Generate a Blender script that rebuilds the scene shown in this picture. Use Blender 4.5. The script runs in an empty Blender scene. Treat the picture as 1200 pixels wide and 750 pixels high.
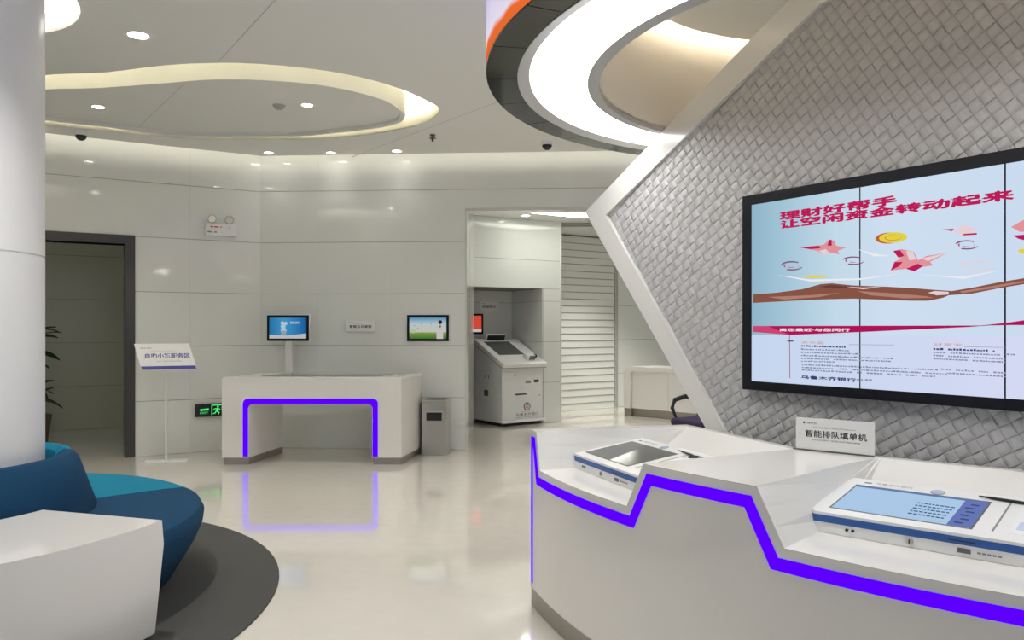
import bpy, bmesh, math, random
from mathutils import Matrix, Vector
R = math.radians
random.seed(4)
scene = bpy.context.scene
C = scene.collection
# ------------------------------------------------------------------ camera, world, exposure
F, CX, HY, H = 920.0, 600.0, 385.0, 1.45          # focal length in pixels, horizon row, eye height
cam = bpy.data.cameras.new('camera'); cam.sensor_width = 36; cam.lens = 36*F/1200
cam.shift_y = (HY-375)/1200; cam.clip_start = 0.05
camo = bpy.data.objects.new('camera', cam); camo.location = (0, 0, H); camo.rotation_euler = (R(90), 0, 0)
C.objects.link(camo); scene.camera = camo
world = bpy.data.worlds.new('daylight'); scene.world = world; world.use_nodes = True
world.node_tree.nodes['Background'].inputs[0].default_value = (0.80, 0.88, 1.0, 1)
world.node_tree.nodes['Background'].inputs[1].default_value = 0.5
scene.view_settings.view_transform = 'Standard'; scene.view_settings.look = 'None'
scene.view_settings.gamma = 1; scene.view_settings.use_curve_mapping = False
scene.view_settings.exposure = 0.5
scene.cycles.use_denoising = True
scene.cycles.max_bounces = 8; scene.cycles.diffuse_bounces = 5; scene.cycles.glossy_bounces = 4
scene.cycles.caustics_reflective = False; scene.cycles.caustics_refractive = False
scene.cycles.sample_clamp_indirect = 6

CEIL = 3.52
E_RING, E_COVE, E_WALL, E_DRUM, E_DOWN, E_ALC, E_ROUND = 8.5, 85.0, 6.5, 14.0, 20.0, 8.0, 2.6
W_DOWN = 45.0
# ------------------------------------------------------------------ materials
def mat(name, col, rough=0.5, metal=0.0, spec=0.5, emit=None, strength=0.0, noise=0.0, nscale=20.0, bump=0.0, bscale=60.0, coat=0.0):
    m = bpy.data.materials.new(name); m.use_nodes = True
    nt = m.node_tree; b = nt.nodes['Principled BSDF']
    b.inputs['Base Color'].default_value = (*col, 1); b.inputs['Roughness'].default_value = rough
    b.inputs['Metallic'].default_value = metal; b.inputs['Specular IOR Level'].default_value = spec
    b.inputs['Coat Weight'].default_value = coat; b.inputs['Coat Roughness'].default_value = 0.05
    if emit:
        b.inputs['Emission Color'].default_value = (*emit, 1); b.inputs['Emission Strength'].default_value = strength
    tc = nt.nodes.new('ShaderNodeTexCoord')
    if noise:
        n = nt.nodes.new('ShaderNodeTexNoise'); n.inputs['Scale'].default_value = nscale; n.inputs['Detail'].default_value = 4
        nt.links.new(tc.outputs['Object'], n.inputs['Vector'])
        r = nt.nodes.new('ShaderNodeMapRange'); r.inputs['To Min'].default_value = 1-noise; r.inputs['To Max'].default_value = 1+noise
        nt.links.new(n.outputs['Fac'], r.inputs['Value'])
        v = nt.nodes.new('ShaderNodeVectorMath'); v.operation = 'SCALE'; v.inputs[0].default_value = col
        nt.links.new(r.outputs['Result'], v.inputs['Scale']); nt.links.new(v.outputs['Vector'], b.inputs['Base Color'])
    if bump:
        n2 = nt.nodes.new('ShaderNodeTexNoise'); n2.inputs['Scale'].default_value = bscale
        nt.links.new(tc.outputs['Object'], n2.inputs['Vector'])
        bp = nt.nodes.new('ShaderNodeBump'); bp.inputs['Strength'].default_value = bump; bp.inputs['Distance'].default_value = 0.01
        nt.links.new(n2.outputs['Fac'], bp.inputs['Height']); nt.links.new(bp.outputs['Normal'], b.inputs['Normal'])
    return m
def glow(name, col, s):
    m = bpy.data.materials.new(name); m.use_nodes = True; nt = m.node_tree; nt.nodes.clear()
    e = nt.nodes.new('ShaderNodeEmission'); e.inputs[0].default_value = (*col, 1); e.inputs[1].default_value = s*(0.68 if s <= 1.4 else 1.0)
    o = nt.nodes.new('ShaderNodeOutputMaterial'); nt.links.new(e.outputs[0], o.inputs[0]); return m
def ramp_glow(name, axis, stops, s, scale=1.0, off=0.0, wob=0.0, wscale=2.0):
    """emission that follows one object axis (a picture on a screen)"""
    m = glow(name, (1, 1, 1), s); nt = m.node_tree; e = nt.nodes['Emission']
    tc = nt.nodes.new('ShaderNodeTexCoord'); sp = nt.nodes.new('ShaderNodeSeparateXYZ')
    nt.links.new(tc.outputs['Object'], sp.inputs[0]); src = sp.outputs['XYZ'.index(axis)]
    mr = nt.nodes.new('ShaderNodeMath'); mr.operation = 'MULTIPLY_ADD'; mr.inputs[1].default_value = scale; mr.inputs[2].default_value = off
    nt.links.new(src, mr.inputs[0]); out = mr.outputs[0]
    if wob:
        n = nt.nodes.new('ShaderNodeTexNoise'); n.inputs['Scale'].default_value = wscale; nt.links.new(tc.outputs['Object'], n.inputs['Vector'])
        ma = nt.nodes.new('ShaderNodeMath'); ma.operation = 'MULTIPLY_ADD'; ma.inputs[1].default_value = wob
        nt.links.new(n.outputs['Fac'], ma.inputs[0]); nt.links.new(out, ma.inputs[2]); out = ma.outputs[0]
    cr = nt.nodes.new('ShaderNodeValToRGB'); el = cr.color_ramp.elements
    while len(el) > 1: el.remove(el[-1])
    el[0].position, el[0].color = stops[0][0], (*stops[0][1], 1)
    for p, c in stops[1:]:
        q = el.new(p); q.color = (*c, 1)
    nt.links.new(out, cr.inputs[0]); nt.links.new(cr.outputs[0], e.inputs[0]); return m

M = dict(
    floor=mat('polished_floor', (0.76, 0.72, 0.645), 0.07, noise=0.05, nscale=9, spec=0.8, coat=0.5),
    ceil=mat('ceiling_paint', (0.76, 0.765, 0.74), 0.55),
    drum=mat('drum_paint', (0.86, 0.80, 0.72), 0.6),
    cove=mat('cove_paint', (0.88, 0.86, 0.77), 0.6),
    panel=mat('wall_panel', (0.79, 0.805, 0.775), 0.05, noise=0.03, nscale=1.3, spec=0.4),
    panel2=mat('wall_panel_white', (0.77, 0.80, 0.775), 0.10, spec=0.5),
    panel3=mat('corridor_panel', (0.64, 0.62, 0.47), 0.2),
    joint=mat('joint_dark', (0.25, 0.24, 0.21), 0.7),
    white=mat('solid_surface', (0.80, 0.785, 0.755), 0.07),
    gloss=mat('gloss_white', (0.70, 0.69, 0.665), 0.12),
    plain=mat('plain_wall', (0.6, 0.6, 0.57), 0.5),
    column=mat('column_paint', (0.80, 0.81, 0.82), 0.3),
    weave=mat('weave_grey', (0.46, 0.455, 0.46), 0.36, bump=0.05, bscale=120, noise=0.06, nscale=6),
    weave_back=mat('weave_backing', (0.34, 0.34, 0.34), 0.7),
    steel=mat('brushed_steel', (0.58, 0.55, 0.51), 0.28, metal=1.0),
    plinth=mat('plinth_steel', (0.38, 0.35, 0.32), 0.35, metal=0.8),
    black=mat('black_plastic', (0.012, 0.013, 0.015), 0.3),
    bezel=mat('bezel_black', (0.006, 0.007, 0.012), 0.4, spec=0.25),
    dglass=mat('dark_glass', (0.012, 0.017, 0.015), 0.08, spec=0.4),
    doorframe=mat('door_frame_dark', (0.05, 0.05, 0.048), 0.3),
    grey=mat('grey_trim', (0.42, 0.42, 0.41), 0.4),
    dgrey=mat('dark_grey', (0.12, 0.125, 0.13), 0.4),
    screen_off=mat('dark_screen', (0.10, 0.105, 0.108), 0.1),
    blue=mat('blue_band', (0.02, 0.10, 0.36), 0.35),
    ink=mat('black_ink', (0.02, 0.02, 0.025), 0.6),
    bink=mat('blue_ink', (0.04, 0.05, 0.32), 0.6),
    gink=mat('grey_ink', (0.25, 0.25, 0.27), 0.6),
    plate2=mat('sign_plate_grey', (0.72, 0.72, 0.71), 0.25),
    plate=mat('sign_plate', (0.88, 0.88, 0.87), 0.25),
    paper=mat('white_plastic', (0.82, 0.82, 0.81), 0.3),
    atm=mat('kiosk_white', (0.80, 0.81, 0.82), 0.28),
    navy=mat('navy_fabric', (0.009, 0.055, 0.125), 0.9, spec=0.2, bump=0.35, bscale=400, noise=0.12, nscale=90),
    teal=mat('teal_fabric', (0.008, 0.20, 0.33), 0.9, spec=0.2, bump=0.35, bscale=400, noise=0.1, nscale=90),
    carpet=mat('carpet_grey', (0.085, 0.085, 0.08), 0.95, bump=0.6, bscale=500, noise=0.25, nscale=160),
    leaf=mat('leaf_green', (0.03, 0.07, 0.025), 0.45),
    pot=mat('pot_brown', (0.18, 0.13, 0.10), 0.5),
    shutter=mat('shutter_white', (0.76, 0.78, 0.74), 0.35),
    lens=mat('dome_black', (0.01, 0.012, 0.013), 0.06),
    reflector=mat('lamp_reflector', (0.55, 0.55, 0.53), 0.1, metal=0.9),
    red=mat('red_mark', (0.5, 0.03, 0.05), 0.5),
    amber=mat('amber_mark', (0.7, 0.3, 0.05), 0.5),
    gold=mat('gold_mark', (0.72, 0.42, 0.10), 0.45),
    purple_cloth=mat('purple_cloth', (0.02, 0.010, 0.042), 0.85),
    g_ring=glow('ring_light', (1.0, 0.99, 0.975), E_RING),
    g_cove=glow('cove_led', (1.0, 0.93, 0.74), E_COVE),
    g_wall=glow('wall_cove_led', (1.0, 0.94, 0.78), E_WALL),
    g_drum=glow('drum_led', (1.0, 0.88, 0.72), E_DRUM),
    g_down=glow('downlight_glow', (1.0, 0.96, 0.86), E_DOWN),
    g_alc=glow('alcove_light', (1.0, 0.97, 0.87), E_ALC),
    g_round=glow('round_light', (1.0, 0.96, 0.84), E_ROUND),
    g_purple=glow('violet_led', (0.085, 0.0, 1.0), 1.35),
    g_green=glow('green_sign', (0.08, 0.95, 0.22), 1.0),
)
# ------------------------------------------------------------------ mesh helpers
class B:
    def __init__(s): s.bm = bmesh.new()
    def face(s, pts): s.bm.faces.new([s.bm.verts.new(p) for p in pts]); return s
    def box(s, x0, x1, y0, y1, z0, z1, bevel=0.0, seg=2):
        vs = [s.bm.verts.new((x, y, z)) for z in (z0, z1) for y in (y0, y1) for x in (x0, x1)]
        fs = [s.bm.faces.new([vs[i] for i in q]) for q in ((0, 2, 3, 1), (4, 5, 7, 6), (0, 1, 5, 4), (2, 6, 7, 3), (0, 4, 6, 2), (1, 3, 7, 5))]
        if bevel:
            es = list({e for f in fs for e in f.edges})
            bmesh.ops.bevel(s.bm, geom=es, offset=bevel, segments=seg, affect='EDGES', profile=0.5)
        return s
    def prism(s, poly, z0, z1, f=None):
        """extrude a 2-D polygon; f maps (a, b, h) to a 3-D point"""
        f = f or (lambda a, b, h: (a, b, h)); n = len(poly)
        lo = [s.bm.verts.new(f(a, b, z0)) for a, b in poly]; hi = [s.bm.verts.new(f(a, b, z1)) for a, b in poly]
        s.bm.faces.new(lo[::-1]); s.bm.faces.new(hi)
        for i in range(n): s.bm.faces.new((lo[i], lo[(i+1) % n], hi[(i+1) % n], hi[i]))
        return s
    def cyl(s, c, r, h, seg=24, axis='Z', r2=None):
        r2 = r if r2 is None else r2
        def P(a, rr, t):
            u, v = rr*math.cos(a), rr*math.sin(a)
            return {'Z': (c[0]+u, c[1]+v, c[2]+t), 'Y': (c[0]+u, c[1]+t, c[2]+v), 'X': (c[0]+t, c[1]+u, c[2]+v)}[axis]
        lo = [s.bm.verts.new(P(2*math.pi*i/seg, r, 0)) for i in range(seg)]
        hi = [s.bm.verts.new(P(2*math.pi*i/seg, r2, h)) for i in range(seg)]
        s.bm.faces.new(lo[::-1]); s.bm.faces.new(hi)
        for i in range(seg): s.bm.faces.new((lo[i], lo[(i+1) % seg], hi[(i+1) % seg], hi[i]))
        return s
    def sweep(s, prof, a0, a1, seg, c=(0, 0), fz=None, closed=True):
        """revolve a closed (r, z) profile from angle a0 to a1 (degrees); fz(t, r, z) may reshape it"""
        full = abs(a1-a0) >= 359.9; rows = []
        for i in range(seg if full else seg+1):
            t = i/seg; a = R(a0+(a1-a0)*t); row = []
            for r, z in prof:
                rr, zz = fz(t, r, z) if fz else (r, z)
                row.append(s.bm.verts.new((c[0]+rr*math.cos(a), c[1]+rr*math.sin(a), zz)))
            rows.append(row)
        n = len(prof); m = len(rows)
        for i in range(m if full else m-1):
            p, q = rows[i], rows[(i+1) % m]
            for j in range(n if closed else n-1): s.bm.faces.new((p[j], p[(j+1) % n], q[(j+1) % n], q[j]))
        if closed and not full: s.bm.faces.new(rows[0]); s.bm.faces.new(rows[-1][::-1])
        return s
    def tube(s, pts, r, seg=8):
        pts = [Vector(p) for p in pts]; rows = []
        for i, p in enumerate(pts):
            d = (pts[min(i+1, len(pts)-1)]-pts[max(i-1, 0)]).normalized()
            u = d.cross(Vector((0, 0, 1)))
            if u.length < 1e-3: u = d.cross(Vector((0, 1, 0)))
            u.normalize(); v = d.cross(u); rr = r[i] if isinstance(r, (list, tuple)) else r
            rows.append([s.bm.verts.new(p+u*rr*math.cos(2*math.pi*k/seg)+v*rr*math.sin(2*math.pi*k/seg)) for k in range(seg)])
        for a, b in zip(rows, rows[1:]):
            for k in range(seg): s.bm.faces.new((a[k], a[(k+1) % seg], b[(k+1) % seg], b[k]))
        s.bm.faces.new(rows[0][::-1]); s.bm.faces.new(rows[-1]); return s
    def dome(s, c, r, squash=1.0, seg=20, rings=7, down=True):
        rows = []
        for i in range(rings+1):
            a = math.pi/2*i/rings
            if i == rings: rows.append([s.bm.verts.new((c[0], c[1], c[2]+(-1 if down else 1)*r*squash))]); break
            rows.append([s.bm.verts.new((c[0]+r*math.cos(a)*math.cos(2*math.pi*k/seg), c[1]+r*math.cos(a)*math.sin(2*math.pi*k/seg), c[2]+(-1 if down else 1)*r*squash*math.sin(a))) for k in range(seg)])
        for p, q in zip(rows, rows[1:]):
            for k in range(seg):
                if len(q) == 1: s.bm.faces.new((p[k], p[(k+1) % seg], q[0]))
                else: s.bm.faces.new((p[k], p[(k+1) % seg], q[(k+1) % seg], q[k]))
        s.bm.faces.new(rows[0]); return s
    def mesh(s, name, smooth=False):
        bmesh.ops.recalc_face_normals(s.bm, faces=s.bm.faces)
        me = bpy.data.meshes.new(name); s.bm.to_mesh(me); s.bm.free()
        if smooth:
            me.shade_smooth() if hasattr(me, 'shade_smooth') else None
            try: me.set_sharp_from_angle(angle=R(35))
            except Exception: pass
        return me
    def obj(s, name, m, parent=None, smooth=False, mtx=None):
        return link(name, s.mesh(name, smooth), m, parent, mtx)
def link(name, me, m, parent=None, mtx=None):
    o = bpy.data.objects.new(name, me); C.objects.link(o)
    if m is not None:
        m = M[m] if isinstance(m, str) else m
        if not me.materials: me.materials.append(m)
    if parent is not None: o.parent = parent
    if mtx is not None: o.matrix_local = mtx
    return o
def tag(o, label, cat, group=None, kind=None):
    o['label'] = label; o['category'] = cat
    if group: o['group'] = group
    if kind: o['kind'] = kind
    return o
def thing(name, label, cat, loc=(0, 0, 0), rotz=0.0, group=None):
    o = bpy.data.objects.new(name, None); C.objects.link(o); o.location = loc; o.rotation_euler = (0, 0, rotz)
    o.empty_display_size = 0.1
    return tag(o, label, cat, group)
def struct(o, label=None, cat=None):
    o['kind'] = 'structure'
    if label: o['label'] = label
    if cat: o['category'] = cat
    return o
def filled(name, outer, holes, z0, z1, m, parent=None):
    """a flat slab with holes"""
    cu = bpy.data.curves.new(name, 'CURVE'); cu.dimensions = '2D'; cu.fill_mode = 'BOTH'; cu.extrude = (z1-z0)/2
    for pl in [outer]+holes:
        sp = cu.splines.new('POLY'); sp.points.add(len(pl)-1); sp.use_cyclic_u = True
        for p, (x, y) in zip(sp.points, pl): p.co = (x, y, 0, 1)
    t = bpy.data.objects.new(name, cu); C.objects.link(t); bpy.context.view_layer.update()
    me = bpy.data.meshes.new_from_object(t.evaluated_get(bpy.context.evaluated_depsgraph_get()))
    bpy.data.objects.remove(t); bpy.data.curves.remove(cu)
    me.materials.clear()
    for v in me.vertices: v.co.z += (z0+z1)/2
    for p in me.polygons: p.use_smooth = False
    return link(name, me, m, parent)
FACE = Matrix.Rotation(R(90), 4, 'X')               # text standing upright in a wall frame, facing -y
def text(parent, name, body, m, x, y, z, size, width=None, height=None, align='LEFT', base=None, space=1.0, bold=0.0, shear=0.0, fat=0.0):
    cu = bpy.data.curves.new(name, 'FONT'); cu.body = body; cu.size = size; cu.align_x = align; cu.space_character = space
    cu.offset = bold; cu.resolution_u = 3; cu.shear = shear
    t = bpy.data.objects.new(name, cu); C.objects.link(t); bpy.context.view_layer.update()
    me = bpy.data.meshes.new_from_object(t.evaluated_get(bpy.context.evaluated_depsgraph_get()))
    bpy.data.objects.remove(t); bpy.data.curves.remove(cu); me.materials.clear()
    xs = [v.co.x for v in me.vertices]; ys = [v.co.y for v in me.vertices]
    if xs:
        ox = {'LEFT': min(xs), 'CENTER': (min(xs)+max(xs))/2, 'RIGHT': max(xs)}[align]; oy = min(ys)
        kx = width/(max(xs)-min(xs)) if width else 1.0; ky = height/(max(ys)-min(ys)) if height else (kx if width else 1.0)
        if not width: kx = ky
        for v in me.vertices: v.co.x = (v.co.x-ox)*kx; v.co.y = (v.co.y-oy)*ky
    if fat:
        V_ = [v.co.copy() for v in me.vertices]; P_ = [tuple(p.vertices) for p in me.polygons]; nv = []; nf = []
        for k, (ax, ay) in enumerate(((0, 0), (fat, 0), (fat/2, fat*0.35), (fat/2, -fat*0.35), (-fat*0.6, 0))):
            nf += [tuple(i+len(nv) for i in p) for p in P_]; nv += [(v.x+ax, v.y+ay, 0.0) for v in V_]
        me = bpy.data.meshes.new(name); me.from_pydata(nv, [], nf)
    base = FACE if base is None else base
    return link(name, me, m, parent, Matrix.Translation((x, y, z)) @ base)
def wall_frame(A, Bp):
    d = Vector((Bp[0]-A[0], Bp[1]-A[1])); a = math.atan2(d.y, d.x)
    return Matrix.Translation((A[0], A[1], 0)) @ Matrix.Rotation(a, 4, 'Z'), d.length
ROW = 0.623
panel_cache = {}
def panels(wall, x_edges, z_edges, m, y=-0.012, t=0.012, skip=None, gap=0.005, vg=0.0006):
    """each wall panel is a mesh of its own with open joints around it"""
    for xa, xb in zip(x_edges, x_edges[1:]):
        for za, zb in zip(z_edges, z_edges[1:]):
            if skip and skip((xa+xb)/2, (za+zb)/2): continue
            w, h = round(xb-xa, 3), round(zb-za, 3); key = (w, h, m, t)
            if key not in panel_cache:
                b = B().box(vg/2, w-vg/2, 0, t, gap/2, h-gap/2); panel_cache[key] = b.mesh('panel'); panel_cache[key].materials.append(M[m])
            o = bpy.data.objects.new('panel', panel_cache[key]); C.objects.link(o); o.parent = wall; o.location = (xa, y, za)
def zrows(z0, z1):
    e = [z0]; k = 1
    while k*ROW < z1-0.02:
        if k*ROW > z0+0.02: e.append(k*ROW)
        k += 1
    return e+[z1]
def P(px, py, D): return ((px-CX)/F*D, D, H-(py-HY)/F*D)

# ------------------------------------------------------------------ the room: floor
struct(B().box(-9.2, 6.7, -6.2, 18.5, -0.1, 0).obj('floor', 'floor'))
# left wall with the doorway
CN = (-3.07, 9.57); ld = (math.cos(R(30)), math.sin(R(30)))
mL, LL = wall_frame((CN[0]-6.9*ld[0], CN[1]-6.9*ld[1]), CN)
dx0, dx1, DTOP = 3.4, 5.42, 2.40                     # door opening in wall coordinates
wl = B()
wl.box(-0.3, dx0, 0, 0.2, 0, 3.9).box(dx1, LL+0.2, 0, 0.2, 0, 3.9).box(dx0, dx1, 0, 0.2, DTOP, 3.9)
wl = struct(wl.obj('wall_left', 'joint', None, mtx=mL))
zr = zrows(0, 3.74)
panels(wl, [0, 1.2, 2.4, dx0], zr, 'panel')
panels(wl, [dx1, 6.1, LL-0.003], zr, 'panel')
panels(wl, [dx0, 4.4, dx1], [DTOP, 4*ROW, 5*ROW, 3.74], 'panel')
door = struct(B().box(dx0, dx0+0.1, -0.03, 0.22, 0, DTOP+0.1).box(dx1-0.002, dx1+0.10, -0.035, 0.22, 0, DTOP+0.1).box(dx0, dx1, -0.03, 0.22, DTOP, DTOP+0.1).obj('door_1', 'doorframe', mtx=mL))
# corridor behind the doorway
pc = (-6.14, 11.3)
mK, LK = wall_frame((pc[0]-4.2*ld[0], pc[1]-4.2*ld[1]), (pc[0]+3.4*ld[0], pc[1]+3.4*ld[1]))
wk = struct(B().box(0, LK, 0, 0.15, 0, 3.0).obj('wall_corridor', 'joint', mtx=mK))
panels(wk, [i*1.267 for i in range(7)], zrows(0, 3.0), 'panel3')
struct(B().box(-1.2, 6.9, 0.2, 3.2, 2.85, 3.0).obj('ceiling_corridor', 'ceil', mtx=mL))
struct(B().box(6.7, 6.9, 0.2, 3.2, 0, 2.9).obj('wall_corridor_end', 'plain', mtx=mL))
# back wall with the wide opening to the self-service alcove
bd = (0.9977, -0.0676)
mB, LB = wall_frame(CN, (CN[0]+9.7*bd[0], CN[1]+9.7*bd[1])); OX, OZ = 2.516, 2.885
wb = struct(B().box(-0.1, OX, 0, 0.18, 0, 3.9).box(OX, LB, 0, 0.18, OZ, 3.9).obj('wall_back', 'joint', mtx=mB))
panels(wb, [0.001, 0.72, 1.62, OX], zr, 'panel')
panels(wb, [OX, 3.80, 5.1, 6.4, 7.7, LB], [OZ, 5*ROW, 3.74], 'panel')
trim = struct(B().box(OX-0.002, OX+0.02, -0.016, 0.2, 0, OZ).box(OX-0.002, LB, -0.016, 0.2, OZ-0.03, OZ).obj('trim_1', 'gloss', mtx=mB))
# alcove: side wall, kiosk niche block, shutter wall, ceiling
mS, LS = wall_frame((-0.56, 9.57), (-0.572, 11.46))     # local +y points to -X
ws = struct(B().box(0, LS, 0.0, 0.15, 0, 3.2).obj('wall_alcove_side', 'joint', mtx=mS))
panels(ws, [0.02, LS], zrows(0, 3.1), 'panel2')
nA = (-0.572, 11.44); nB = (0.756, 12.2)
mN, LN = wall_frame(nA, nB); NX = 1.205; NZ = 2.06; ND = 0.95
wn = B().box(0, LN, 0, ND, NZ, 3.2).box(NX, LN, 0, ND, 0, NZ).box(-0.7, LN, ND, ND+0.1, 0, 3.2).box(-0.8, -0.7, 0.05, ND, 0, NZ).box(-0.7, 0, 0.1, ND, NZ, 3.2)
wn = struct(wn.obj('wall_niche', 'joint', mtx=mN))
panels(wn, [0.0, LN], [NZ, 4*ROW, 3.1], 'panel2')
panels(wn, [NX, LN], zrows(0, NZ), 'panel2')
panels(wn, [-0.7, NX-0.012], zrows(0, NZ), 'panel2', y=ND-0.012)
for za, zb in zip(zrows(0, NZ), zrows(0, NZ)[1:]):
    B().box(NX-0.012, NX, 0.002, ND-0.014, za+0.002, zb-0.002).obj('panel', 'panel2', wn)
struct(B().box(LN-0.02, LN+0.012, -0.016, 0.06, 0, 3.1, 0.003, 1).obj('trim_2', 'panel2', mtx=mN))
sd = Vector((0.83, 0.56)).normalized()
sA = Vector((0.88, 13.7))-sd*1.6
mH, LH = wall_frame(sA, sA+sd*8.0)
wh = struct(B().box(0, LH, 0.06, 0.2, 0, 3.2).obj('wall_alcove_back', 'joint', mtx=mH))
SX0, SX1 = 1.45, 2.82
panels(wh, [SX1+0.07, 3.9, 5.1, 6.3, LH], zrows(0, 3.1), 'panel2', y=0.048)
panels(wh, [0, SX0-0.07], zrows(0, 3.1), 'panel2', y=0.048)
sh = thing('roller_shutter', 'closed white slatted roller shutter in the alcove beside the kiosk niche', 'shutter', tuple(mH.to_translation()), mH.to_euler().z)
sm = B().prism([(0.0, 0.004), (0.006, 0.0), (0.018, 0.108), (0.016, 0.116), (0.03, 0.116), (0.03, 0.004)], SX0, SX1, lambda a, b, h: (h, a, b)).mesh('slat'); sm.materials.append(M['shutter'])
for k in range(25):
    o = bpy.data.objects.new('slat', sm); C.objects.link(o); o.parent = sh; o.location = (0, 0.015, k*0.1235)
for xx in (SX0-0.07, SX1): B().box(xx, xx+0.07, 0.0, 0.06, 0, 3.09, 0.004, 1).obj('guide_rail', 'grey' if xx > 2 else 'shutter', sh)
struct(filled('ceiling_alcove', [(-1.6, 9.62), (6.6, 9.10), (6.6, 18.2), (-1.6, 14.6)], [], 3.1, 3.2, 'panel2'))
# far enclosure (mostly out of frame): right wall, left side wall; the street front behind the camera is open glazing
struct(B().box(6.5, 6.7, -6.2, 18.5, 0, 4.0).obj('wall_right', 'plain'))
struct(B().box(-9.2, -9.0, -6.2, 6.1, 0, 4.0).obj('wall_left_side', 'plain'))
struct(B().box(-9.2, 6.7, -6.2, 18.5, 4.0, 4.1).obj('ceiling_light_block', 'plain'))  # unseen slab added above the ceiling to block the world light
wf = B()
for i in range(9): wf.box(-9.0+i*1.93, -8.92+i*1.93, -6.1, -6.0, 0, 4.0)
wf.box(-9.0, 6.5, -6.1, -6.0, 0, 0.25).box(-9.0, 6.5, -6.1, -6.0, 2.6, 2.7).box(-9.0, 6.5, -6.1, -6.0, 3.5, 4.0)
struct(wf.obj('window_1', 'doorframe'))

# ------------------------------------------------------------------ main ceiling with its two cut-outs
def smooth_loop(pts, n=8):
    """closed Catmull-Rom loop"""
    out = []; N = len(pts)
    for i in range(N):
        p0, p1, p2, p3 = (Vector(pts[(i+k-1) % N]) for k in range(4))
        for j in range(n):
            t = j/n
            q = 0.5*((2*p1)+(p2-p0)*t+(2*p0-5*p1+4*p2-p3)*t*t+(3*p1-p0-3*p2+p3)*t**3); out.append((q.x, q.y))
    return out
OUT = smooth_loop([(-4.6, 6.62), (-3.81, 6.41), (-3.31, 6.35), (-2.75, 6.18), (-2.33, 6.12), (-2.0, 6.14), (-1.51, 6.30), (-1.08, 6.63), (-0.775, 7.13), (-0.69, 7.41), (-0.80, 7.77), (-1.06, 8.10), (-1.55, 8.39), (-2.14, 8.58), (-2.75, 8.60), (-3.6, 8.56), (-4.2, 8.24), (-4.78, 7.9), (-5.2, 7.4), (-5.1, 6.9)])
INN = smooth_loop([(-4.7, 6.95), (-4.04, 6.80), (-3.52, 6.75), (-2.96, 6.63), (-2.41, 6.52), (-1.86, 6.59), (-1.47, 6.78), (-1.16, 7.13), (-1.06, 7.47), (-1.04, 7.65), (-1.16, 7.93), (-1.51, 8.17), (-2.3, 8.46), (-2.57, 8.48), (-3.6, 8.46), (-4.14, 8.10), (-4.65, 7.80), (-4.95, 7.4), (-4.92, 7.1)])
RC, RR = (-3.5, 4.75), 0.78
circ = lambda c, r, n=48: [(c[0]+r*math.cos(2*math.pi*i/n), c[1]+r*math.sin(2*math.pi*i/n)) for i in range(n)]
g = 0.13
lin = lambda t: (CN[0]-t*ld[0]+g*0.5, CN[1]-t*ld[1]-g*0.866)
corner = (CN[0]+0.06, CN[1]-0.15)
outline = [(-9.0, -6.0), (6.5, -6.0), (6.5, 8.78), (CN[0]+9.5*bd[0], CN[1]+9.5*bd[1]-g), corner, lin(6.75), (-9.0, 5.95)]
RING = (1.74, 3.58)
ce = struct(filled('ceiling', outline, [OUT, circ(RC, RR), circ(RING, 1.30, 64)], CEIL, CEIL+0.02, 'ceil'))
def wallstrip(b, loop, z0, z1, closed=True):
    n = len(loop)
    for i in range(n if closed else n-1):
        (xa, ya), (xb, yb) = loop[i], loop[(i+1) % n]
        b.face([(xa, ya, z0), (xb, yb, z0), (xb, yb, z1), (xa, ya, z1)])
    return b
b = wallstrip(B(), OUT, CEIL+0.001, 3.92)
b.obj('cove_side', 'cove', ce)
filled('cove_top', OUT, [], 3.92, 3.94, 'cove', ce)
b = wallstrip(B(), circ(RC, RR), CEIL+0.001, 3.66); b.obj('recess_side', 'cove', ce)
# ceiling panel joints, thin grey strips
def joint(p, q, z=CEIL, parent=ce, w=0.004):
    p, q = Vector(p), Vector(q); d = (q-p).normalized(); n = Vector((-d.y, d.x))*w/2
    B().prism([(p-n)[:], (q-n)[:], (q+n)[:], (p+n)[:]], z-0.0015, z+0.005).obj('panel_joint', 'grey', parent)
cp = lambda x, y: ((x-CX)/F*(CEIL-H)*F/(HY-y), (CEIL-H)*F/(HY-y))
joint(cp(330, -8), cp(255, 73)); joint(cp(600, 113), cp(410, 185)); joint(cp(-10, 60), cp(52, 80))
# the dropped island inside the cove, with a shallow dish
def inset(loop, d):
    n = len(loop); out = []; area = sum(loop[i][0]*loop[(i+1) % n][1]-loop[(i+1) % n][0]*loop[i][1] for i in range(n))
    sg = 1 if area > 0 else -1
    for i in range(n):
        a, c = Vector(loop[i-1]), Vector(loop[(i+1) % n]); t = (c-a).normalized()
        out.append((loop[i][0]-t.y*d*sg, loop[i][1]+t.x*d*sg))
    return out
isl = thing('ceiling_island', 'teardrop grey ceiling panel floating inside the warm lit cove', 'ceiling panel', (0, 0, 0))
DISH = inset(INN, 0.05)
filled('rim', INN, [DISH], CEIL, CEIL+0.2, 'ceil', isl)
filled('dish', DISH, [], CEIL+0.035, CEIL+0.06, 'ceil', isl)
joint(cp(220, 99), cp(163, 152), CEIL+0.035, isl)
LED = inset(INN, 0.02); LED2 = inset(INN, 0.045)
filled('led_strip', LED, [LED2], CEIL+0.202, CEIL+0.215, 'g_cove', isl)
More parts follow.
